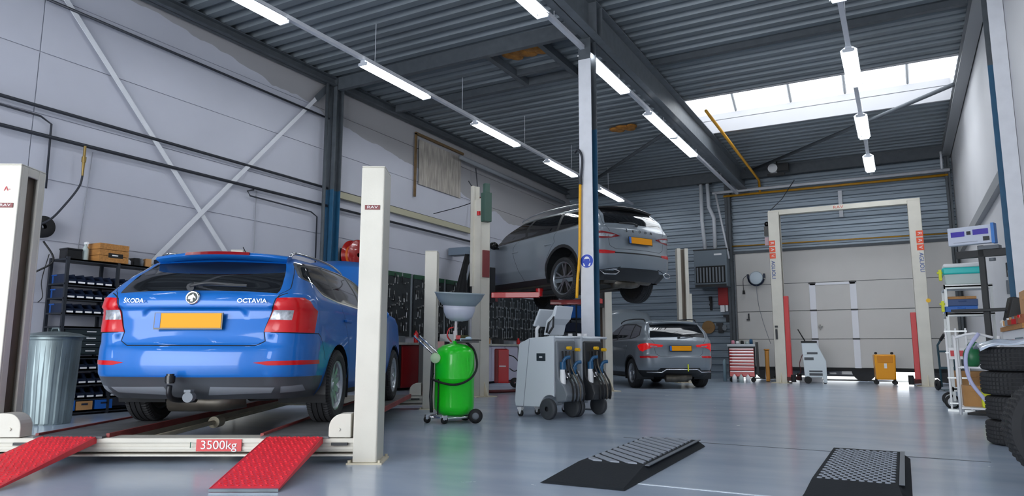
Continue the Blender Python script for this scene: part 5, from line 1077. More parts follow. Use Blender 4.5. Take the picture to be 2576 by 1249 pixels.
b = MB(); b.lathe([(.03, -.04), (.13, -.045), (.14, -.03), (.10, -.02), (.10, .02), (.14, .03), (.13, .045), (.03, .04)], 28, X=TR(-9.52, 4.82, 2.38) @ RY(pi/2)); tag(b.build('cable_drum', black), 'black cable drum on the wall half hidden by the left lift post', 'reel')
# hose reel behind the blue bonnet
t = thing('hose_reel', 'red drum hose reel with orange hose on the wall right of the wall column', 'reel', (-9.28, 10.42, 2.66)); X = RY(pi/2) @ RX(0)
b = MB(); b.lathe([(.04, -.09), (.28, -.10), (.30, -.09), (.30, -.08), (.16, -.07), (.16, .07), (.30, .08), (.30, .09), (.28, .10), (.04, .09)], 40); o = b.build('drum', mat('glossy dark red', H('9E1A16'), .2, coat=.7), t); o.matrix_basis = X
b = MB()
for i in range(6): b.tube([(.19*cos(2*pi*k/24), .19*sin(2*pi*k/24), -.06+.024*i) for k in range(24)], .016, 8, closed=True)
o = b.build('wound_hose', mat('orange hose', H('D06A1C'), .4), t); o.matrix_basis = X
b = MB(); b.bb((-.26, -.03, -.05), (-.1, .03, .05)); b.bb((-.3, -.1, -.15), (-.26, .1, .15)); b.build('wall_bracket', dgrey, t)
# ------------------------------------------------------------------ tool walls
pgm = mat('dark tool board', H('20262A'), .6, noise=.3, nscale=10)
for k, (y0, y1, lb) in enumerate(((10.9, 12.68, 'dark green topped tool board right behind the front right lift post'), (12.76, 14.0, 'dark green topped tool board seen around the rear lift post'), (14.06, 15.1, 'dark green topped tool board left of the raised-car lift post'))):
    t = thing('tool_board', lb, 'tool board', (-9.62, (y0+y1)/2, 0)); w = (y1-y0)/2; b = MB(); b.bb((0, -w, 1.12), (.03, w, 2.42)); b.build('board', pgm, t); b = MB(); b.bb((0, -w, 2.42), (.04, w, 2.52)); b.build('top_band', mat('dark green band', H('1E4A34'), .5), t)
    b = MB(); b.bb((.03, w-.05, 1.12), (.045, w, 2.52)); b.build('edge_profile', mgrey, t)
b = MB(); b.bb((-9.585, 11.62, 1.5), (-9.56, 11.74, 2.36)); tag(b.build('blue_panel', mat('royal blue panel', H('1A32B4'), .4)), 'upright royal blue panel on the tool board at the edge of the lift post', 'panel')
b = MB(); b.bb((-9.62, 15.9, 1.1), (-9.59, 20.45, 2.32)); tag(b.build('tool_board', pgm), 'long dark tool board full of bright spanners under the raised car', 'tool board')
def spanner(L_=.2, w=.022):
    b = MB(); b.bb((-.004, -w*.22, .03), (.004, w*.22, L_-.03)); b.lathe([(w*.32, -.004), (w*.62, -.004), (w*.62, .004), (w*.32, .004)], 12, X=TR(0, 0, .02) @ RY(pi/2), closed=True); b.prism([(-w*.7, L_), (-w*.7, L_-.045), (w*.7, L_-.045), (w*.7, L_), (w*.3, L_), (w*.3, L_-.02), (-w*.3, L_-.02), (-w*.3, L_)], -.004, .004, 'X'); return b
def screwdriver():
    t = thing('screwdriver', 'x', 'tool'); b = MB(); b.cyl((0, 0, 0), (0, 0, .12), .005, n=8); b.build('blade', steel, t); b = MB(); b.cyl((0, 0, .12), (0, 0, .22), .015, n=8); b.build('handle', black, t); return t
def pliers():
    t = thing('pliers', 'x', 'tool'); b = MB(); b.prism([(-.012, .14), (.012, .14), (.004, .22), (-.004, .22)], -.008, .008, 'X'); b.build('jaws', steel, t); b = MB()
    for s in (-1, 1): b.tube([(0, s*.008, .14), (0, s*.028, .09), (0, s*.022, 0)], .008, 6)
    b.build('handles', dgrey, t); return t
def socket_():
    b = MB(); b.cyl((-.02, 0, 0), (.03, 0, 0), .016, n=12); return b
protoS = spanner(.2, .032).build('spanner', steel); protoL = spanner(.3, .05).build('spanner', steel); protoD = screwdriver(); protoP = pliers(); protoK = socket_().build('socket', steel)
protos = {'s': (protoS, 'spanner'), 'l': (protoL, 'spanner'), 'd': (protoD, 'screwdriver'), 'p': (protoP, 'pliers'), 'k': (protoK, 'socket')}; used = set()
def hang(k, y, z, lb, grp, x=-9.575):
    o, _ = protos[k]
    if k in used: o = copy_tree(o)
    else: used.add(k)
    o.location = (x, y, z); o.rotation_euler = (rng.uniform(-.06, .06), 0, 0); tag(o, lb, 'tool', grp); return o
PL = {'s': 'bright combination spanner', 'l': 'large bright spanner', 'd': 'black handled screwdriver', 'p': 'dark handled pliers', 'k': 'short bright socket'}
PN = {'s': 'spanners', 'l': 'large spanners', 'd': 'screwdrivers', 'p': 'pliers', 'k': 'sockets'}
for (a, c, where) in ((11.8, 12.62, 'on the dark board right behind the front right lift post'), (12.82, 13.95, 'on the dark board around the rear lift post'), (14.12, 15.0, 'on the dark board left of the raised-car lift post')):
    n = int((c-a)/.085)
    for r, z in enumerate((2.20, 1.95, 1.72, 1.50, 1.22)):
        for i in range(n):
            k = 'kkdkpsk'[(i*3+r*2) % 7] if r < 4 else 'pds'[i % 3]
            if rng.random() < .15: continue
            z = z+rng.uniform(-.05, .05)
            hang(k, a+.085*i+rng.uniform(-.01, .01), z+rng.uniform(-.01, .01), f'{PL[k]} hanging {where}', f'{PN[k]} hanging {where}')
for r, z in enumerate((1.98, 1.70, 1.42, 1.16)):
    for i in range(42):
        y = 16.05+.104*i; k = 'lslsk'[(i+r) % 5]
        if rng.random() < .1: continue
        hang(k, y, z+rng.uniform(-.04, .02), f'{PL[k]} on the long board under the raised car, {["top", "upper middle", "lower middle", "bottom"][r]} row', f'{PN[k]} on the long board, {["top", "upper middle", "lower middle", "bottom"][r]} row', -9.565)
# work benches under the tool walls
def bench(lb, y0, y1, front, z=.98):
    t = thing('work_bench', lb, 'work bench', (-9.30, (y0+y1)/2, 0)); w = (y1-y0)/2; b = MB(); b.bb((-.32, -w, z-.05), (.34, w, z)); b.build('bench_top', mat('worn pale bench top', H('A9A8A2'), .5, noise=.2), t, bev=.005)
    n = max(1, int((y1-y0)/.62)); s = 2*w/n
    for i in range(n): b = MB(); b.bb((-.30, -w+s*i+.01, .06), (.30, -w+s*(i+1)-.01, z-.055)); c = b.build('cupboard', front[i % len(front)], t, bev=.004); b = MB(); b.bb((.30, -w+s*i+.03, .10), (.315, -w+s*(i+1)-.03, z-.10)); d = b.build('cupboard_door', front[i % len(front)], c); b = MB(); b.bb((.316, -w+s*(i+.7), z-.2), (.33, -w+s*(i+.75), z-.32)); 
    return t
dred2 = mat('deep red cabinet', H('7E1216'), .4, coat=.2); lil = mat('lilac white cabinet', H('B9B6C8'), .5)
bench('long work bench with red and black cupboards behind the rear lift post', 10.9, 14.4, [trimb, dred2, trimb])
bench('work bench with pale lilac cupboards at the foot of the raised-car lift post', 14.5, 16.6, [lil])
bench('long work bench with dark cupboards beneath the bright spanners', 16.7, 20.6, [trimb, dgrey], .95)
for k in range(16):
    y = 11.2+.58*k; h = rng.uniform(.06, .22); m = [dgrey, mgrey, red, blackg, white, mat('olive plastic', H('5A5A34'), .5), steel, card][k % 8]; nm = ['toolcase', 'carton', 'oil_can', 'machine_part'][k % 4]
    b = MB()
    if k % 4 == 2: b.lathe([(.001, 0), (.05, 0), (.05, h), (.02, h+.03), (.02, h+.06), (.001, h+.06)], 16, X=TR(-9.2, y, .982 if y < 16.6 else .952))
    else: b.box((-9.2+rng.uniform(-.05, .05), y, (.982 if y < 16.6 else .952)+h/2), (.22, .26, h), rz=rng.uniform(-.2, .2))
    o = b.build(nm, m, bev=.006); tag(o, f'{["dark grey", "mid grey", "red", "black", "white", "olive", "bright steel", "brown"][k % 8]} {nm.replace("_", " ")} on the work bench, {["below the first tool board", "behind the rear lift post", "left of the raised-car lift", "right of the raised-car lift post", "under the long row of spanners", "near the far end of the benches"][min(5, k//3)]}', 'tool case' if k % 4 == 0 else nm.replace('_', ' '))
# red trolley right of the raised-car post
t = thing('welding_trolley', 'red upright service trolley with black wheel right of the raised-car lift post', 'trolley', (-7.95, 13.9, 0), rad(29)); b = MB(); b.bb((-.16, -.2, .10), (.14, .2, .86)); b.build('cabinet', dred2, t, bev=.03); b = MB(); b.bb((-.07, -.21, .10), (.16, -.19, .84)); b.build('front_panel', red, t, bev=.01); b = MB(); b.bb((-.05, -.215, .46), (.10, -.212, .485)); b.build('name_strip', white, t)
for x in (.30, ): b = MB(); b.lathe([(.02, -.03), (.1, -.03), (.11, 0), (.1, .03), (.02, .03)], 24, X=TR(x, -.1, .11) @ RX(pi/2)); b.build('wheel', black, t); b = MB(); b.bb((.1, -.12, .1), (.3, -.08, .14)); b.build('axle_bar', dred2, t)
b = MB(); b.tube([(.16, -.1, .72), (.30, -.12, .66), (.42, -.12, .48), (.30, -.12, .36), (.18, -.1, .42)], .012, 8, smooth=5); b.build('gas_hose', black, t)
t = thing('tool_cabinet', 'dark red tool cabinet beyond the blue car, left of the green drainer', 'cabinet', (-8.45, 12.0, 0), rad(20)); b = MB(); b.bb((-.28, -.22, .08), (.26, .22, 1.0)); b.build('body', trimb, t, bev=.01); b = MB(); b.bb((-.1, -.235, .45), (.26, -.22, 1.0)); b.build('front_panel', dred2, t); b = MB(); b.cyl((-.2, -.15, .04), (-.2, .15, .04), .04, n=14); b.cyl((.2, -.15, .04), (.2, .15, .04), .04, n=14); b.build('caster', black, t)
bar('red_bar', [(-7.9, 10.7, .03), (-6.9, 12.2, .03), (-6.1, 14.3, .03)], .03, dred, 'dull red steel bar lying on the floor behind the service units', 'bar')
# drapes hanging by the raised-car lift
t = thing('welding_curtain', 'black cloth draped from a grey wall bracket left of the raised-car lift post', 'curtain', (-9.1, 14.25, 0)); b = MB(); n = 18; vs = []
for k in range(8):
    z = 3.15-.16*k
    for i in range(n+1): u = -1+2*i/n; w = .10+.075*k; vs.append((.06*sin(i*1.9)*(.3+k/8)+.02*k, -w*1.35+ (u+1)*w*.95, z-.03*abs(u)))
b.add(vs, [(k*(n+1)+i, k*(n+1)+i+1, (k+1)*(n+1)+i+1, (k+1)*(n+1)+i) for k in range(7) for i in range(n)], 0, True); o = b.build('cloth', mat('black cloth', H('15161A'), .95), t); q = o.modifiers.new('th', 'SOLIDIFY'); q.thickness = .012
b = MB(); b.bb((-.5, -.12, 3.12), (.08, .16, 3.30)); b.prism([(-.05, 2.72), (.22, 2.72), (.22, 3.2), (.02, 3.2)], -.05, .08, 'X'); b.build('bracket', mat('blue grey bracket', H('6E7C8C'), .5), t)
bar('power_lead', [(-9.4, 13.2, 3.98), (-8.2, 13.1, 4.15), (-7.0, 10.95, 4.0)], .010, pd, 'thin dark lead strung from the wall pipes to the raised-car lift', 'cable', 6, 5)
bar('power_lead', [(-9.5, 15.2, 5.55), (-9.5, 15.3, 4.9), (-9.5, 15.1, 4.6), (-9.5, 15.0, 3.95)], .014, pd, 'dark cable dropping from the fat grey duct', 'cable', 6, 5)
b = MB(); b.cyl((-9.45, 15.25, 4.78), (-9.45, 15.25, 4.70), .07, .05, 14); tag(b.build('alarm_bell', mat('dull dark red paint', (0,0,0))), 'small dull red bell below the fat grey duct', 'bell')
# shelving at the far left corner
t = thing('shelving_unit', 'dark shelving in the far corner, seen left of the central column', 'shelf', (-9.35, 21.05, 0))
for x in (-.24, .24):
    for y in (-.3, .3): b = MB(); b.bb((x-.02, y-.02, 0), (x+.02, y+.02, 2.4)); b.build('upright', dk, t)
for z in (.3, .9, 1.4, 1.85, 2.38): b = MB(); b.bb((-.25, -.32, z-.03), (.25, .32, z)); b.build('shelf_board', dk, t)
b = MB(); b.bb((-9.57, 20.76, 1.852), (-9.13, 21.3, 2.25)); tag(b.build('crate', blue, bev=.02), 'blue crate on the far corner shelving', 'crate')
b = MB(); b.bb((-9.55, 20.78, 1.402), (-9.14, 21.3, 1.70)); tag(b.build('crate', dblue, bev=.02), 'navy crate below the blue one on the far corner shelving', 'crate')
# ------------------------------------------------------------------ rear wall equipment
t = thing('unit_heater', 'grey gas heater box with twin white flues high on the rear wall', 'heater', (-4.83, 21.12, 2.68)); b = MB(); b.bb((-.48, -.28, 0), (.48, .28, 1.1)); b.build('casing', mat('blue grey heater casing', H('66727C'), .45), t, bev=.015)
b = MB(); b.bb((-.43, -.285, .12), (.43, -.279, .62)); b.build('outlet_opening', mat('dark slot', (0,0,0)), t)
for i in range(9): b = MB(); b.bb((-.40+.092*i, -.30, .14), (-.355+.092*i, -.285, .58)); b.build('louvre', mgrey, t)
b = MB(); b.bb((-.5, -.29, 1.1), (.5, .28, 1.13)); b.build('casing_lid', trimb, t); b = MB(); b.bb((-.45, -.30, .0), (.45, -.28, .08)); b.build('casing_trim', trimb, t); b = MB(); b.bb((.12, -.286, .93), (.34, -.281, .98)); b.build('name_strip', white, t)
for (p, nm) in (([(-.19, 0, 1.1), (-.26, 0, 2.05), (-.26, 0, 3.3)], 'flue_pipe'), ([(.10, 0, 1.1), (.10, 0, 2.1), (-.04, 0, 2.45), (-.06, 0, 3.3)], 'flue_pipe')): b = MB(); b.tube(p, .055, 14); b.build(nm, mat('white flue pipe', H('D2D6DC'), .4), t)
b = MB(); b.box((-.15, 0, 3.25), (.42, .2, .16)); b.build('flue_collar', dgrey, t)
t = thing('fire_hose_cabinet', 'small red hose box on the dark post under the grey heater', 'hose box', (-4.58, 21.38, 2.16)); b = MB(); b.bb((-.16, -.10, 0), (.14, .06, .56)); b.build('box', mat('dull fire red', H('A01C20'), .4), t, bev=.02); b = MB(); b.bb((-.1, -.11, -.2), (.02, .02, .0)); b.bb((.05, -.10, -.18), (.12, .02, .0)); b.build('nozzle', white, t)
for (x, z, dx, dz, m, lb, nm) in ((-4.98, 2.02, .06, .42, black, 'black pistol grip tool hanging on the cladding under the heater', 'hanging_tool'), (-4.45, 1.66, .20, .22, trimb, 'black round gauge box on the post right of the hanging tools', 'gauge_box'), (-4.72, 1.34, .14, .30, dgrey, 'dark grey drill hanging on the rear cladding', 'hanging_tool'), (-4.60, 1.42, .10, .16, mgrey, 'mid grey grinder hanging beside the drill', 'hanging_tool')):
    b = MB(); b.bb((x-dx/2, 21.36, z), (x+dx/2, 21.46, z+dz)); b.bb((x-dx*.9, 21.37, z+dz*.7), (x+dx*.3, 21.45, z+dz)); b.cyl((x, 21.36, z+dz*.4), (x, 21.33, z+dz*.4), min(dx, .1)*.7, n=12); tag(b.build(nm, m, bev=.008), lb, 'tool')
b = MB(); b.cyl((-5.08, 21.44, 1.52), (-5.08, 21.38, 1.52), .19, n=28); b.cyl((-5.08, 21.39, 1.52), (-5.08, 21.36, 1.52), .05, n=16); tag(b.build('grinding_disc', mat('brown abrasive disc', H('8A6A42'), .8)), 'round brown disc hanging on the rear cladding', 'disc')
t = thing('cable_reel', 'pale round cable reel with hanging lead on the rear door left of the tall lift', 'reel', (-3.62, 21.25, 2.92)); b = MB(); b.lathe([(.001, -.03), (.17, -.03), (.2, 0), (.17, .03), (.001, .03)], 28, X=RX(pi/2)); b.build('reel_face', mat('pale blue white reel', H('CFDCE6'), .4), t); b = MB(); b.lathe([(.20, -.05), (.235, -.03), (.235, .03), (.20, .05)], 32, X=RX(pi/2), a0=pi*1.0, a1=2*pi*.98); b.bb((-.25, -.04, .0), (-.2, .04, .12)); b.bb((.2, -.04, 0), (.25, .04, .12)); b.build('reel_rim', dblue, t)
b = MB(); b.tube([(-.23, 0, .1), (-.36, -.02, -.02), (-.36, -.02, -.35)], .008, 6, smooth=4); b.cyl((-.36, -.02, -.35), (-.36, -.02, -.46), .03, .04, 10); b.build('plug_lead', black, t); b = MB(); b.tube([(0, -.03, -.2), (.03, -.04, -.7), (.15, -.05, -1.3), (.33, -.08, -1.9)], .008, 6, smooth=4); b.build('hanging_lead', mat('grey cable', (0,0,0)), t)
b = MB(); b.tube([(-3.9, 21.4, 1.75), (-3.9, 21.40, 1.9)], .02, 8); b.box((-3.92, 21.40, 1.72), (.09, .03, .04)); tag(b.build('door_latch', dgrey), 'small dark latch at the left edge of the rear door', 'latch')
# red tool trolley
t = thing('tool_trolley', 'red drawer tool trolley with cluttered top in front of the rear door', 'tool trolley', (-3.80, 19.62, 0), rad(8)); b = MB(); b.bb((-.33, -.22, .13), (.33, .22, .96)); b.build('body', trimb, t, bev=.01)
zs_ = [.14, .30, .42, .50, .58, .66, .74, .82, .89]
for i in range(8): b = MB(); b.bb((-.31, -.235, zs_[i]+.008), (.31, -.22, zs_[i+1]-.006)); d = b.build('drawer', red, t, bev=.003); b = MB(); b.bb((-.30, -.245, zs_[i+1]-.03), (.30, -.235, zs_[i+1]-.012)); b.build('drawer_pull', mat('aluminium pull', H('D9D9DC'), .3, .4), d)
b = MB(); b.bb((-.36, -.25, .93), (.36, .25, 1.0)); b.build('top_tray', mat('light grey tray', H('B4B8BC'), .4), t, bev=.01)
for x in (-.27, .27): b = MB(); b.cyl((x, -.17, .06), (x, -.12, .06), .06, n=16); b.cyl((x, .12, .06), (x, .17, .06), .06, n=16); b.build('caster', black, t)
b = MB(); b.bb((.36, -.2, .2), (.42, .2, 1.05)); b.build('side_holder', trimb, t)
for k, (x, m, h, lb) in enumerate(((-.22, mat('pink cap', H('D88AA0'), .4), .1, 'pink capped can'), (-.1, white, .08, 'white tub'), (.02, black, .09, 'black tin'), (.14, clearp, .07, 'milky tub'), (.25, mat('petrol plastic', (0,0,0)), .13, 'petrol blue can'))):
    b = MB(); b.lathe([(.001, 0), (.045, 0), (.045, h*.7), (.03, h), (.001, h)], 14, X=TR(-3.80+x, 19.62+.03*x, 1.001)); tag(b.build('can', m), lb+' standing on the red tool trolley', 'can')
for k in range(3): b = MB(); b.lathe([(.001, 0), (.06, 0), (.06, .14), (.03, .18), (.02, .21), (.001, .21)], 14, X=TR(-3.93+.17*k, 19.2, 0)); tag(b.build('fluid_bottle', [white, clearp, white][k]), ['leftmost white bottle on the floor before the red trolley', 'milky bottle on the floor between two white ones', 'rightmost white bottle on the floor before the red trolley'][k], 'bottle')
b = MB(); b.box((-3.24, 20.1, .42), (.10, .3, .82), rz=.2); b.box((-3.24, 20.1, .85), (.14, .34, .04), rz=.2); tag(b.build('jack', mat('amber enamel', H('C8841C'), .4), bev=.02), 'amber upright unit leaning behind the red tool trolley', 'jack')
b = MB(); b.lathe([(.001, 0), (.05, 0), (.05, .5), (.03, .58), (.001, .6)], 16, X=TR(-4.28, 19.7, 0)); tag(b.build('gas_bottle', mat('pale blue bottle', H('9AB4C0'), .4)), 'slim pale blue bottle left of the red tool trolley', 'bottle')
# battery charger
t = thing('battery_charger', 'white slanted wheeled charger with a black lever before the rear door', 'charger', (-2.02, 19.75, 0), rad(6)); b = MB(); b.prism([(-.25, .14), (-.29, 1.03), (.06, 1.03), (.27, .56), (.27, .02), (.19, .02), (.17, .16)], -.2, .2, 'Y'); b.build('casing', mat('cool white casing', H('CFD8DC'), .4), t, bev=.015)
b = MB(); b.bb((-.30, -.21, 1.03), (.08, .2, 1.075)); b.tube([(-.2, 0, 1.07), (-.36, 0, 1.38)], .014, 8); b.build('control_lever', black, t)
for (x0, x1, z0, z1) in ((-.17, .08, .74, .79), (-.24, -.02, .59, .66), (-.14, .17, .29, .33), (-.14, .17, .20, .26)): b = MB(); b.bb((x0, -.206, z0), (x1, -.2, z1)); b.build('front_slot', mat('dark badge', (0,0,0)), t)
b = MB(); b.cyl((-.18, -.22, .09), (-.18, .22, .09), .09, n=20); b.build('wheel', black, t); b = MB(); b.cyl((.22, -.15, .04), (.22, -.1, .04), .045, n=14); b.build('caster', black, t)
b = MB(); b.tube([(-.27, -.1, .75), (-.36, -.12, .5), (-.34, -.12, .3), (-.42, -.12, .2)], .010, 6, smooth=4); b.build('charging_lead', mat('dull dark red paint', (0,0,0)), t)
# amber unit
t = thing('waste_container', 'bright orange yellow wheeled container before the rear door', 'container', (-.44, 20.05, 0), rad(8)); b = MB(); b.prism([(-.22, .12), (-.24, .74), (.24, .74), (.22, .12)], -.18, .18, 'Y'); b.build('body', orange, t, bev=.03)
b = MB(); b.bb((-.17, -.19, .54), (.17, -.178, .71)); b.build('sunk_panel', mat('deep amber', H('D98A08'), .4), t, bev=.01); b = MB(); b.bb((-.03, -.19, .40), (.03, -.178, .52)); b.build('label_sticker', paper, t)
for x in (-.18, .18): b = MB(); b.cyl((x, -.06, .77), (x, .06, .77), .03, n=12); b.build('grip_knob', black, t); b = MB(); b.cyl((x*1.15, -.14, .05), (x*1.15, -.08, .05), .05, n=14); b.cyl((x*1.15, .08, .05), (x*1.15, .14, .05), .05, n=14); b.box((x*1.15, 0, .1), (.04, .2, .08)); b.build('caster', black, t)
for (x, m, lb) in ((-2.62, white, 'low white carton on the floor at the foot of the tall lift'), (.05, white, 'low white carton on the floor left of the right lift foot')): b = MB(); b.box((x+.4, 20.6, .06), (.55, .3, .12)); tag(b.build('carton', m, bev=.01), lb, 'box')
# roof gear near the rear wall
t = thing('roof_gear', 'small white and dark fitting hanging under the roof near the rear beam', 'roof fitting', (-2.9, 20.6, 5.75)); b = MB(); b.cyl((0, -.12, .2), (0, .12, .2), .13, n=18); b.build('motor', white, t); b = MB(); b.bb((.1, -.1, .1), (.42, .1, .32)); b.bb((-.16, -.05, .0), (.3, .05, .06)); b.cyl((.1, 0, .3), (.1, 0, .4), .02, n=8); b.build('gear_box', trimb, t)
# ------------------------------------------------------------------ right side
t = thing('display_unit', 'grey display box with purple screens on a black stand by the right wall', 'display', (.91, 11.25, 2.38), rad(-20)); t.scale = (.82, .82, .82); b = MB(); b.prism([(-.33, -.14), (.30, -.14), (.30, .16), (-.33, .16)], -.05, .08, 'Y'); b.build('housing', mat('silver grey housing', H('C2C8D8'), .35), t, bev=.01)
b = MB(); b.bb((.30, -.065, -.15), (.345, .085, .18)); b.build('side_cheek', mat('sky blue cheek', H('2A78C8'), .4), t)
ps = mat('purple display glass', H('2C1F7E'), .2, emit=H('2C1F7E'), es=.4)
for (x0, x1, z0, z1) in ((-.28, -.08, .00, .085), (.04, .26, .01, .10)): b = MB(); b.bb((x0, -.057, z0), (x1, -.05, z1)); b.build('screen', ps, t)
b = MB(); b.bb((-.05, -.057, .02), (.01, -.05, .08)); b.build('small_screen', blackg, t); b = MB(); b.bb((.18, -.057, -.10), (.27, -.05, -.03)); b.build('small_screen', blackg, t); b = MB(); b.bb((-.25, -.056, -.10), (.1, -.05, -.095)); b.build('print_line', mgrey, t)
t = thing('tester_stand', 'black T-shaped stand with two cross arms carrying the display box', 'stand', (1.02, 11.38, 0), rad(-20)); b = MB(); b.bb((-.035, -.03, .02), (.035, .03, 2.26)); b.build('mast', trimb, t, bev=.004); b = MB(); b.bb((-.30, -.03, 2.10), (.36, .03, 2.20)); b.build('upper_arm', trimb, t, bev=.004); b = MB(); b.bb((-.40, -.10, 1.36), (.30, .10, 1.40)); b.build('tray', trimb, t, bev=.004); b = MB(); b.bb((-.02, -.06, 2.20), (.22, .08, 2.25)); b.cyl((.12, 0, 2.08), (.12, 0, 2.04), .04, n=12); b.build('sensor_mount', mgrey, t); b = MB(); b.bb((-.25, -.3, 0), (.25, .3, .03)); b.build('stand_foot', trimb, t)
t = thing('shelf_trolley', 'silver framed shelf trolley with small wheels, turquoise tote on its top shelf', 'trolley', (.88, 12.5, 0)); ag = mat('satin aluminium frame', H('BFC2C2'), .4, .4)
for x in (-.28, .28):
    for y in (-.38, .38): b = MB(); b.bb((x-.018, y-.018, .12), (x+.018, y+.018, 1.80)); b.build('upright', ag, t); b = MB(); b.lathe([(.02, -.02), (.06, -.018), (.10, -.02), (.105, 0), (.10, .02), (.06, .018), (.02, .02)], 24, X=TR(x-.03, y, .105) @ RZ(.3) @ RX(pi/2)); w_ = b.build('wheel', black, t); b = MB(); b.lathe([(.001, -.024), (.068, -.022), (.068, .022), (.001, .024)], 20, X=TR(x-.03, y, .105) @ RZ(.3) @ RX(pi/2)); b.build('hub', mat('pale wheel hub', H('C9CCD0'), .4), w_)
for z in (.30, .85, 1.38, 1.78): b = MB(); b.bb((-.30, -.40, z-.02), (.30, .40, z+.0)); b.bb((-.30, -.40, z-.045), (-.28, .40, z+.02)); b.bb((-.30, -.40, z-.045), (.30, -.385, z+.02)); b.build('shelf', ag, t)
t = thing('storage_tote', 'milky tote with a turquoise rim and pale lid on top of the silver trolley', 'tote', (.84, 12.35, 1.803)); b = MB(); b.prism([(-.22, 0), (.22, 0), (.24, .16), (-.24, .16)], -.2, .2, 'Y'); b.build('tub', clearp, t, bev=.01); b = MB(); b.bb((-.26, -.23, .15), (.26, .23, .25)); b.build('rim', turq, t, bev=.02); b = MB(); b.bb((-.24, -.21, .25), (.24, .21, .31)); b.build('lid', white, t, bev=.02)
for k, (x, y, z, d, m, lb, nm) in enumerate(((.78, 12.3, 1.382, (.4, .4, .10), blue, 'bright blue case on the middle shelf of the silver trolley, lowest', 'tool_case'), (.80, 12.3, 1.484, (.38, .36, .10), mat('slate blue case', H('2E4A7A'), .5), 'slate blue case stacked on the bright blue one in the silver trolley', 'tool_case'), (.80, 12.3, 1.586, (.36, .3, .04), card, 'flat brown carton on top of the two blue cases', 'carton'), (.85, 12.4, .852, (.4, .5, .22), paper, 'white paper boxes on the lower shelf of the silver trolley', 'carton'), (.85, 12.4, .302, (.42, .5, .24), card, 'brown carton on the bottom shelf of the silver trolley', 'carton'))):
    b = MB(); b.box((x, y, z+d[2]/2), d); b.box((x, y-d[1]/2-.004, z+d[2]*.7), (.1, .012, .02)); tag(b.build(nm, m, bev=.01), lb, 'case' if nm == 'tool_case' else 'box')
for (x, y, z, lb) in ((.56, 12.08, 1.86, 'yellow clamp on the upper left corner of the silver trolley'), (.56, 12.08, 1.40, 'yellow and black clamp on the middle shelf corner of the silver trolley')): b = MB(); b.bb((x-.03, y-.03, z), (x+.01, y+.03, z+.16)); b.bb((x-.05, y-.02, z+.10), (x+.02, y+.02, z+.13)); tag(b.build('clamp', mat('acid yellow', H('D8DC28'), .5), bev=.006), lb, 'clamp')
# ladder-like white rack with rods and a red and white notice
t = thing('rod_rack', 'slim white rod rack with a red and white notice beside the silver trolley', 'rack', (.66, 11.75, 0), rad(-10)); 
for x in (-.12, .0, .12): b = MB(); b.bb((x-.012, -.01, .02), (x+.012, .012, 1.15)); b.build('rod', white, t)
for z in (.1, .45, .8, 1.1): b = MB(); b.bb((-.14, -.02, z), (.14, .02, z+.02)); b.build('rung', ag, t)
b = MB(); b.bb((-.10, -.025, .72), (.10, -.02, .88)); b.build('notice', paper, t); b = MB(); b.bb((-.08, -.028, .76), (.08, -.025, .84)); b.build('notice_print', mat('notice red', H('D0484C'), .6), t)
b = MB(); b.bb((-.16, -.08, 0), (.16, .08, .03)); b.build('foot', ag, t)
# near cart
t = thing('parts_cart', 'white tubular cart holding a green bag and yellow label beside the tyre stack', 'cart', (.80, 10.75, 0), rad(-6))
for x in (-.20, .20):
    for y in (-.25, .25): b = MB(); b.tube([(x, y, .05), (x+(.06 if x > 0 else .0), y, 1.02)], .018, 8); b.build('tube_post', white, t)
for z in (.12, .62): b = MB(); b.bb((-.21, -.26, z), (.21, .26, z+.02)); b.build('shelf', white, t)
b = MB(); b.tube([(-.2, -.25, 1.0), (0, -.27, 1.05), (.2, -.25, 1.0)], .016, 8, smooth=3); b.build('push_handle', white, t)
b = MB(); b.tube([(.1, -.28, 1.05), (-.05, -.30, .8), (-.04, -.32, .5), (.10, -.34, .25), (.2, -.33, .1)], .022, 8, smooth=5); o = b.build('fume_hose', mat('pale lilac hose', H('B9BCE0'), .5)); o.location = (.72, 10.6, 0); tag(o, 'pale lilac hose looping down in front of the white cart', 'hose')
b = MB(); b.sph((0, 0, .12), .13, 14, sc=(.8, .8, 1.1)); b.sph((.02, 0, .25), .07, 10); o = b.build('green_bag', mat('dark green film', H('1F6E44'), .35)); o.location = (.76, 10.72, .64); tag(o, 'dark green plastic bag on the white cart', 'bag')
b = MB(); b.bb((-.07, -.07, 0), (.07, .07, .24)); b.cyl((0, 0, .24), (0, 0, .28), .03, n=12); o = b.build('jerry_can', mat('acid yellow', (0,0,0)), bev=.015); o.location = (.88, 10.6, .14); tag(o, 'acid yellow can on the lower shelf of the white cart', 'can')
b = MB(); b.box((0, 0, .13), (.26, .26, .26)); b.box((0, -.135, .2), (.1, .01, .03)); o = b.build('carton', card, bev=.004); o.location = (.76, 10.86, .14); tag(o, 'brown carton on the lower shelf of the white cart, behind the yellow can', 'box')
b = MB(); b.sph((0, 0, .06), .1, 12, sc=(1.4, 1, .6)); b.sph((.12, .05, .05), .08, 12); o = b.build('cleaning_cloth', mat('white cloth', H('E6E4DC'), .9)); o.location = (1.20, 10.5, 1.12); tag(o, 'crumpled white cloth on the bench end above the white cart', 'cloth')
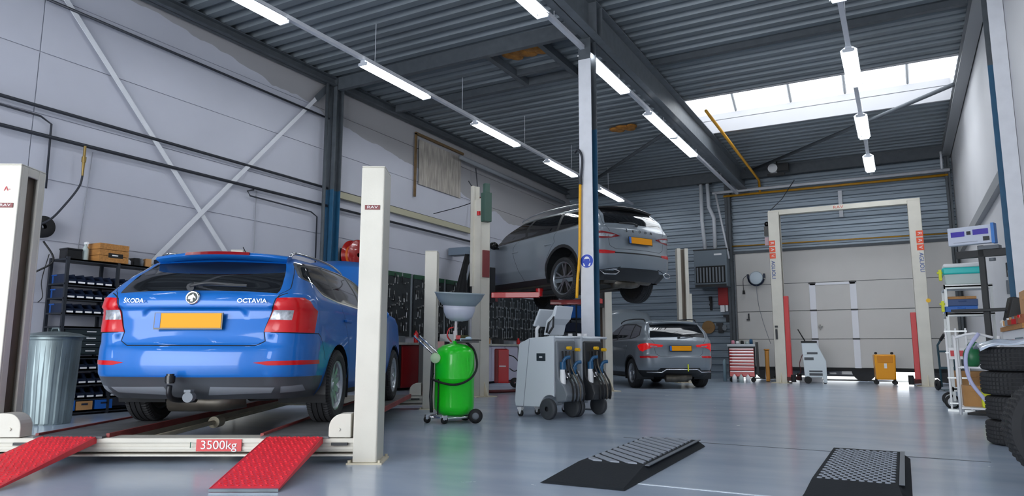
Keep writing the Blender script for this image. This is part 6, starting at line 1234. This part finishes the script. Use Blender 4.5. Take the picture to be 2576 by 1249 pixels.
# hand truck behind
t = thing('hand_truck', 'dark teal hand truck with black grips right of the tall lift', 'hand truck', (.80, 17.6, 0), rad(20)); tl = mat('dark teal tube', H('2C4A54'), .45)
for x in (-.15, .15): b = MB(); b.tube([(x, 0, .08), (x, .05, .95), (x, -.22, 1.12)], .022, 8); b.build('frame_tube', tl, t); b = MB(); b.lathe([(.03, -.03), (.1, -.03), (.12, 0), (.1, .03), (.03, .03)], 20, X=TR(x*1.3, .08, .12) @ RY(pi/2)); b.build('wheel', black, t); b = MB(); b.tube([(x, -.12, 1.06), (x, -.30, 1.17)], .03, 8); b.build('grip', black, t)
b = MB(); b.bb((-.17, -.01, .45), (.17, .03, .5)); b.bb((-.17, -.01, .8), (.17, .03, .84)); b.bb((-.2, -.25, .02), (.2, 0, .035)); b.build('cross_plate', tl, t)
# bench along the right wall
t = thing('side_bench', 'white work bench with a brown timber top along the right wall behind the tyres', 'work bench', (1.17, 10.0, 0)); b = MB(); b.bb((-.10, -1.25, 1.07), (.27, .6, 1.12)); b.build('bench_top', wood, t); b = MB(); b.bb((-.08, -1.23, .25), (.26, .58, 1.07)); b.build('cabinet', mat('white cabinet panel', H('E4E6EA'), .45), t, bev=.005); b = MB(); b.bb((-.086, -1.1, .93), (-.08, -.5, .98)); b.build('pull_slot', mat('slate strip', H('6C7C86'), .5), t); b = MB(); b.bb((-.05, -1.2, 0), (.24, .55, .25)); b.build('plinth', dgrey, t)
t = thing('filter_rack', 'black slotted rack leaning on the bench against the right wall', 'rack', (1.2, 10.35, 1.13), 0)
b = MB(); b.box((0, 0, .17), (.12, .34, .34), R=RY(rad(14))); b.build('rack_body', trimb, t, bev=.01)
for i in range(5): b = MB(); b.box((-.07+.0, -.13+.065*i, .18), (.02, .03, .34), R=RY(rad(14))); b.build('slat', blackg, t)
b = MB(); b.box((1.29, 9.25, 1.30), (.26, .5, .36)); b.box((1.158, 9.25, 1.4), (.01, .12, .04)); tag(b.build('carton', mat('warm brown carton', H('C09468'), .8), bev=.005), 'warm brown carton on the bench at the right edge of the photo', 'box')
for k in range(6):
    y = 9.0+.22*k; b = MB(); m = [mat('rust brown part', H('8A4A2A'), .6), red, mat('rust brown part', (0,0,0)), mgrey, card, white][k]; b.box((1.12, y, 1.15), (.12, .16, .06), rz=.3*k); b.cyl((1.12, y, 1.18), (1.12, y, 1.22), .03, n=10); tag(b.build('machine_part', m, bev=.005), ['rust brown part at the near end of the right bench', 'red part on the right bench', 'second rust brown part beside the red one on the right bench', 'grey part in the middle of the right bench', 'light brown part on the right bench', 'white part at the far end of the right bench'][k], 'machine part')
t = thing('notice_board', 'white board with small grey hanging items on the right wall above the bench', 'board', (1.43, 11.9, 0)); b = MB(); b.bb((-.01, -.6, 1.3), (.015, .6, 2.2)); b.build('board', mat('cool white board', H('DADCE6'), .5), t)
for k in range(7): b = MB(); b.bb((-.06, -.45+.14*k, 1.65+.12*(k % 3)), (-.01, -.38+.14*k, 1.85+.12*(k % 3))); b.build('hanging_fitting', [mgrey, galv, dgrey][k % 3], t)
# tyres
def tyre_mesh(R, rr, w, n=60):
    b = MB(); h = w/2; prof = [(rr, -h*.8), (rr+.012, -h*.95), (rr+(R-rr)*.5, -h), (R-.02, -h*.92), (R-.004, -h*.78)]
    for q in (-.5, -.17, .17, .5): prof += [(R, h*(q-.05)), (R-.009, h*(q-.04)), (R-.009, h*(q+.04)), (R, h*(q+.05))]
    prof += [(R-.004, h*.78), (R-.02, h*.92), (rr+(R-rr)*.5, h), (rr+.012, h*.95), (rr, h*.8), (rr+.02, h*.6), (rr+.04, 0), (rr+.02, -h*.6)]
    vs = []; L_ = len(prof); N = 2*n
    for i in range(N):
        for k, (r, z) in enumerate(prof): vs.append(((r-(.009 if i % 2 and 3 <= k <= 21 and r > R-.008 else 0))*cos(2*pi*i/N), (r-(.009 if i % 2 and 3 <= k <= 21 and r > R-.008 else 0))*sin(2*pi*i/N), z))
    b.add(vs, [(i*L_+k, ((i+1) % N)*L_+k, ((i+1) % N)*L_+(k+1) % L_, i*L_+(k+1) % L_) for i in range(N) for k in range(L_)]); return b
tp = tyre_mesh(.335, .20, .215).build('tyre', rubber)
for k in range(4):
    o = tp if k == 0 else copy_tree(tp); o.location = (.95+[0, .012, -.01, .0][k], 7.92+[0, -.01, .01, 0][k], .110+.218*k); o.rotation_euler = (0, 0, k*.4); tag(o, f'black tyre lying flat, {["lowest", "second from the floor", "third from the floor", "topmost"][k]} of the stack at the right wall', 'tyre', 'tyres stacked flat at the right wall')
o = copy_tree(tp, (.86, 5.62, .345)); o.rotation_euler = (pi/2, rad(4), rad(8)); tag(o, 'black tyre standing upright at the right edge of the photo before the stack', 'tyre')
b = MB(); n = 30; vs = []
for j in range(12):
    for i in range(n+1):
        u = -1+2*i/n; v = -1+2*j/11; r = math.hypot(u, v); vs.append((.37*u, .36*v, .045*math.exp(-r*r*1.4)+.018*sin(7*u+3*v)*cos(5*v-2*u)-max(0, r-.9)*.12))
b.add(vs, [(j*(n+1)+i, j*(n+1)+i+1, (j+1)*(n+1)+i+1, (j+1)*(n+1)+i) for j in range(11) for i in range(n)], 0, True); o = b.build('plastic_film', mat('pale blue film', H('C3CFE0'), .2, coat=.5)); o.location = (.97, 7.95, .905); q = o.modifiers.new('th', 'SOLIDIFY'); q.thickness = .004; tag(o, 'crumpled pale blue plastic film over the top tyre of the stack', 'film')
# ------------------------------------------------------------------ camera
cd = bpy.data.cameras.new('camera'); cam = bpy.data.objects.new('camera', cd); COL.objects.link(cam); S.camera = cam
cd.sensor_width = 36; cd.lens = 1762.776/2576*36; cd.clip_start = .05; cd.clip_end = 200
PI_, YA_, RO_ = .144037159, .505280043, .00229883
fw = V((-sin(YA_)*cos(PI_), cos(YA_)*cos(PI_), sin(PI_))); rt = V((cos(YA_), sin(YA_), 0)); up = rt.cross(fw)
r2 = rt*cos(RO_)+up*sin(RO_); u2 = up*cos(RO_)-rt*sin(RO_)
Rm = M((r2, u2, -fw)).transposed().to_4x4(); cam.matrix_world = TR(0, 0, .84) @ Rm
S.view_settings.view_transform = 'Standard'; S.view_settings.look = 'None'; S.view_settings.gamma = 1; S.view_settings.use_curve_mapping = False; S.view_settings.exposure = EXPO
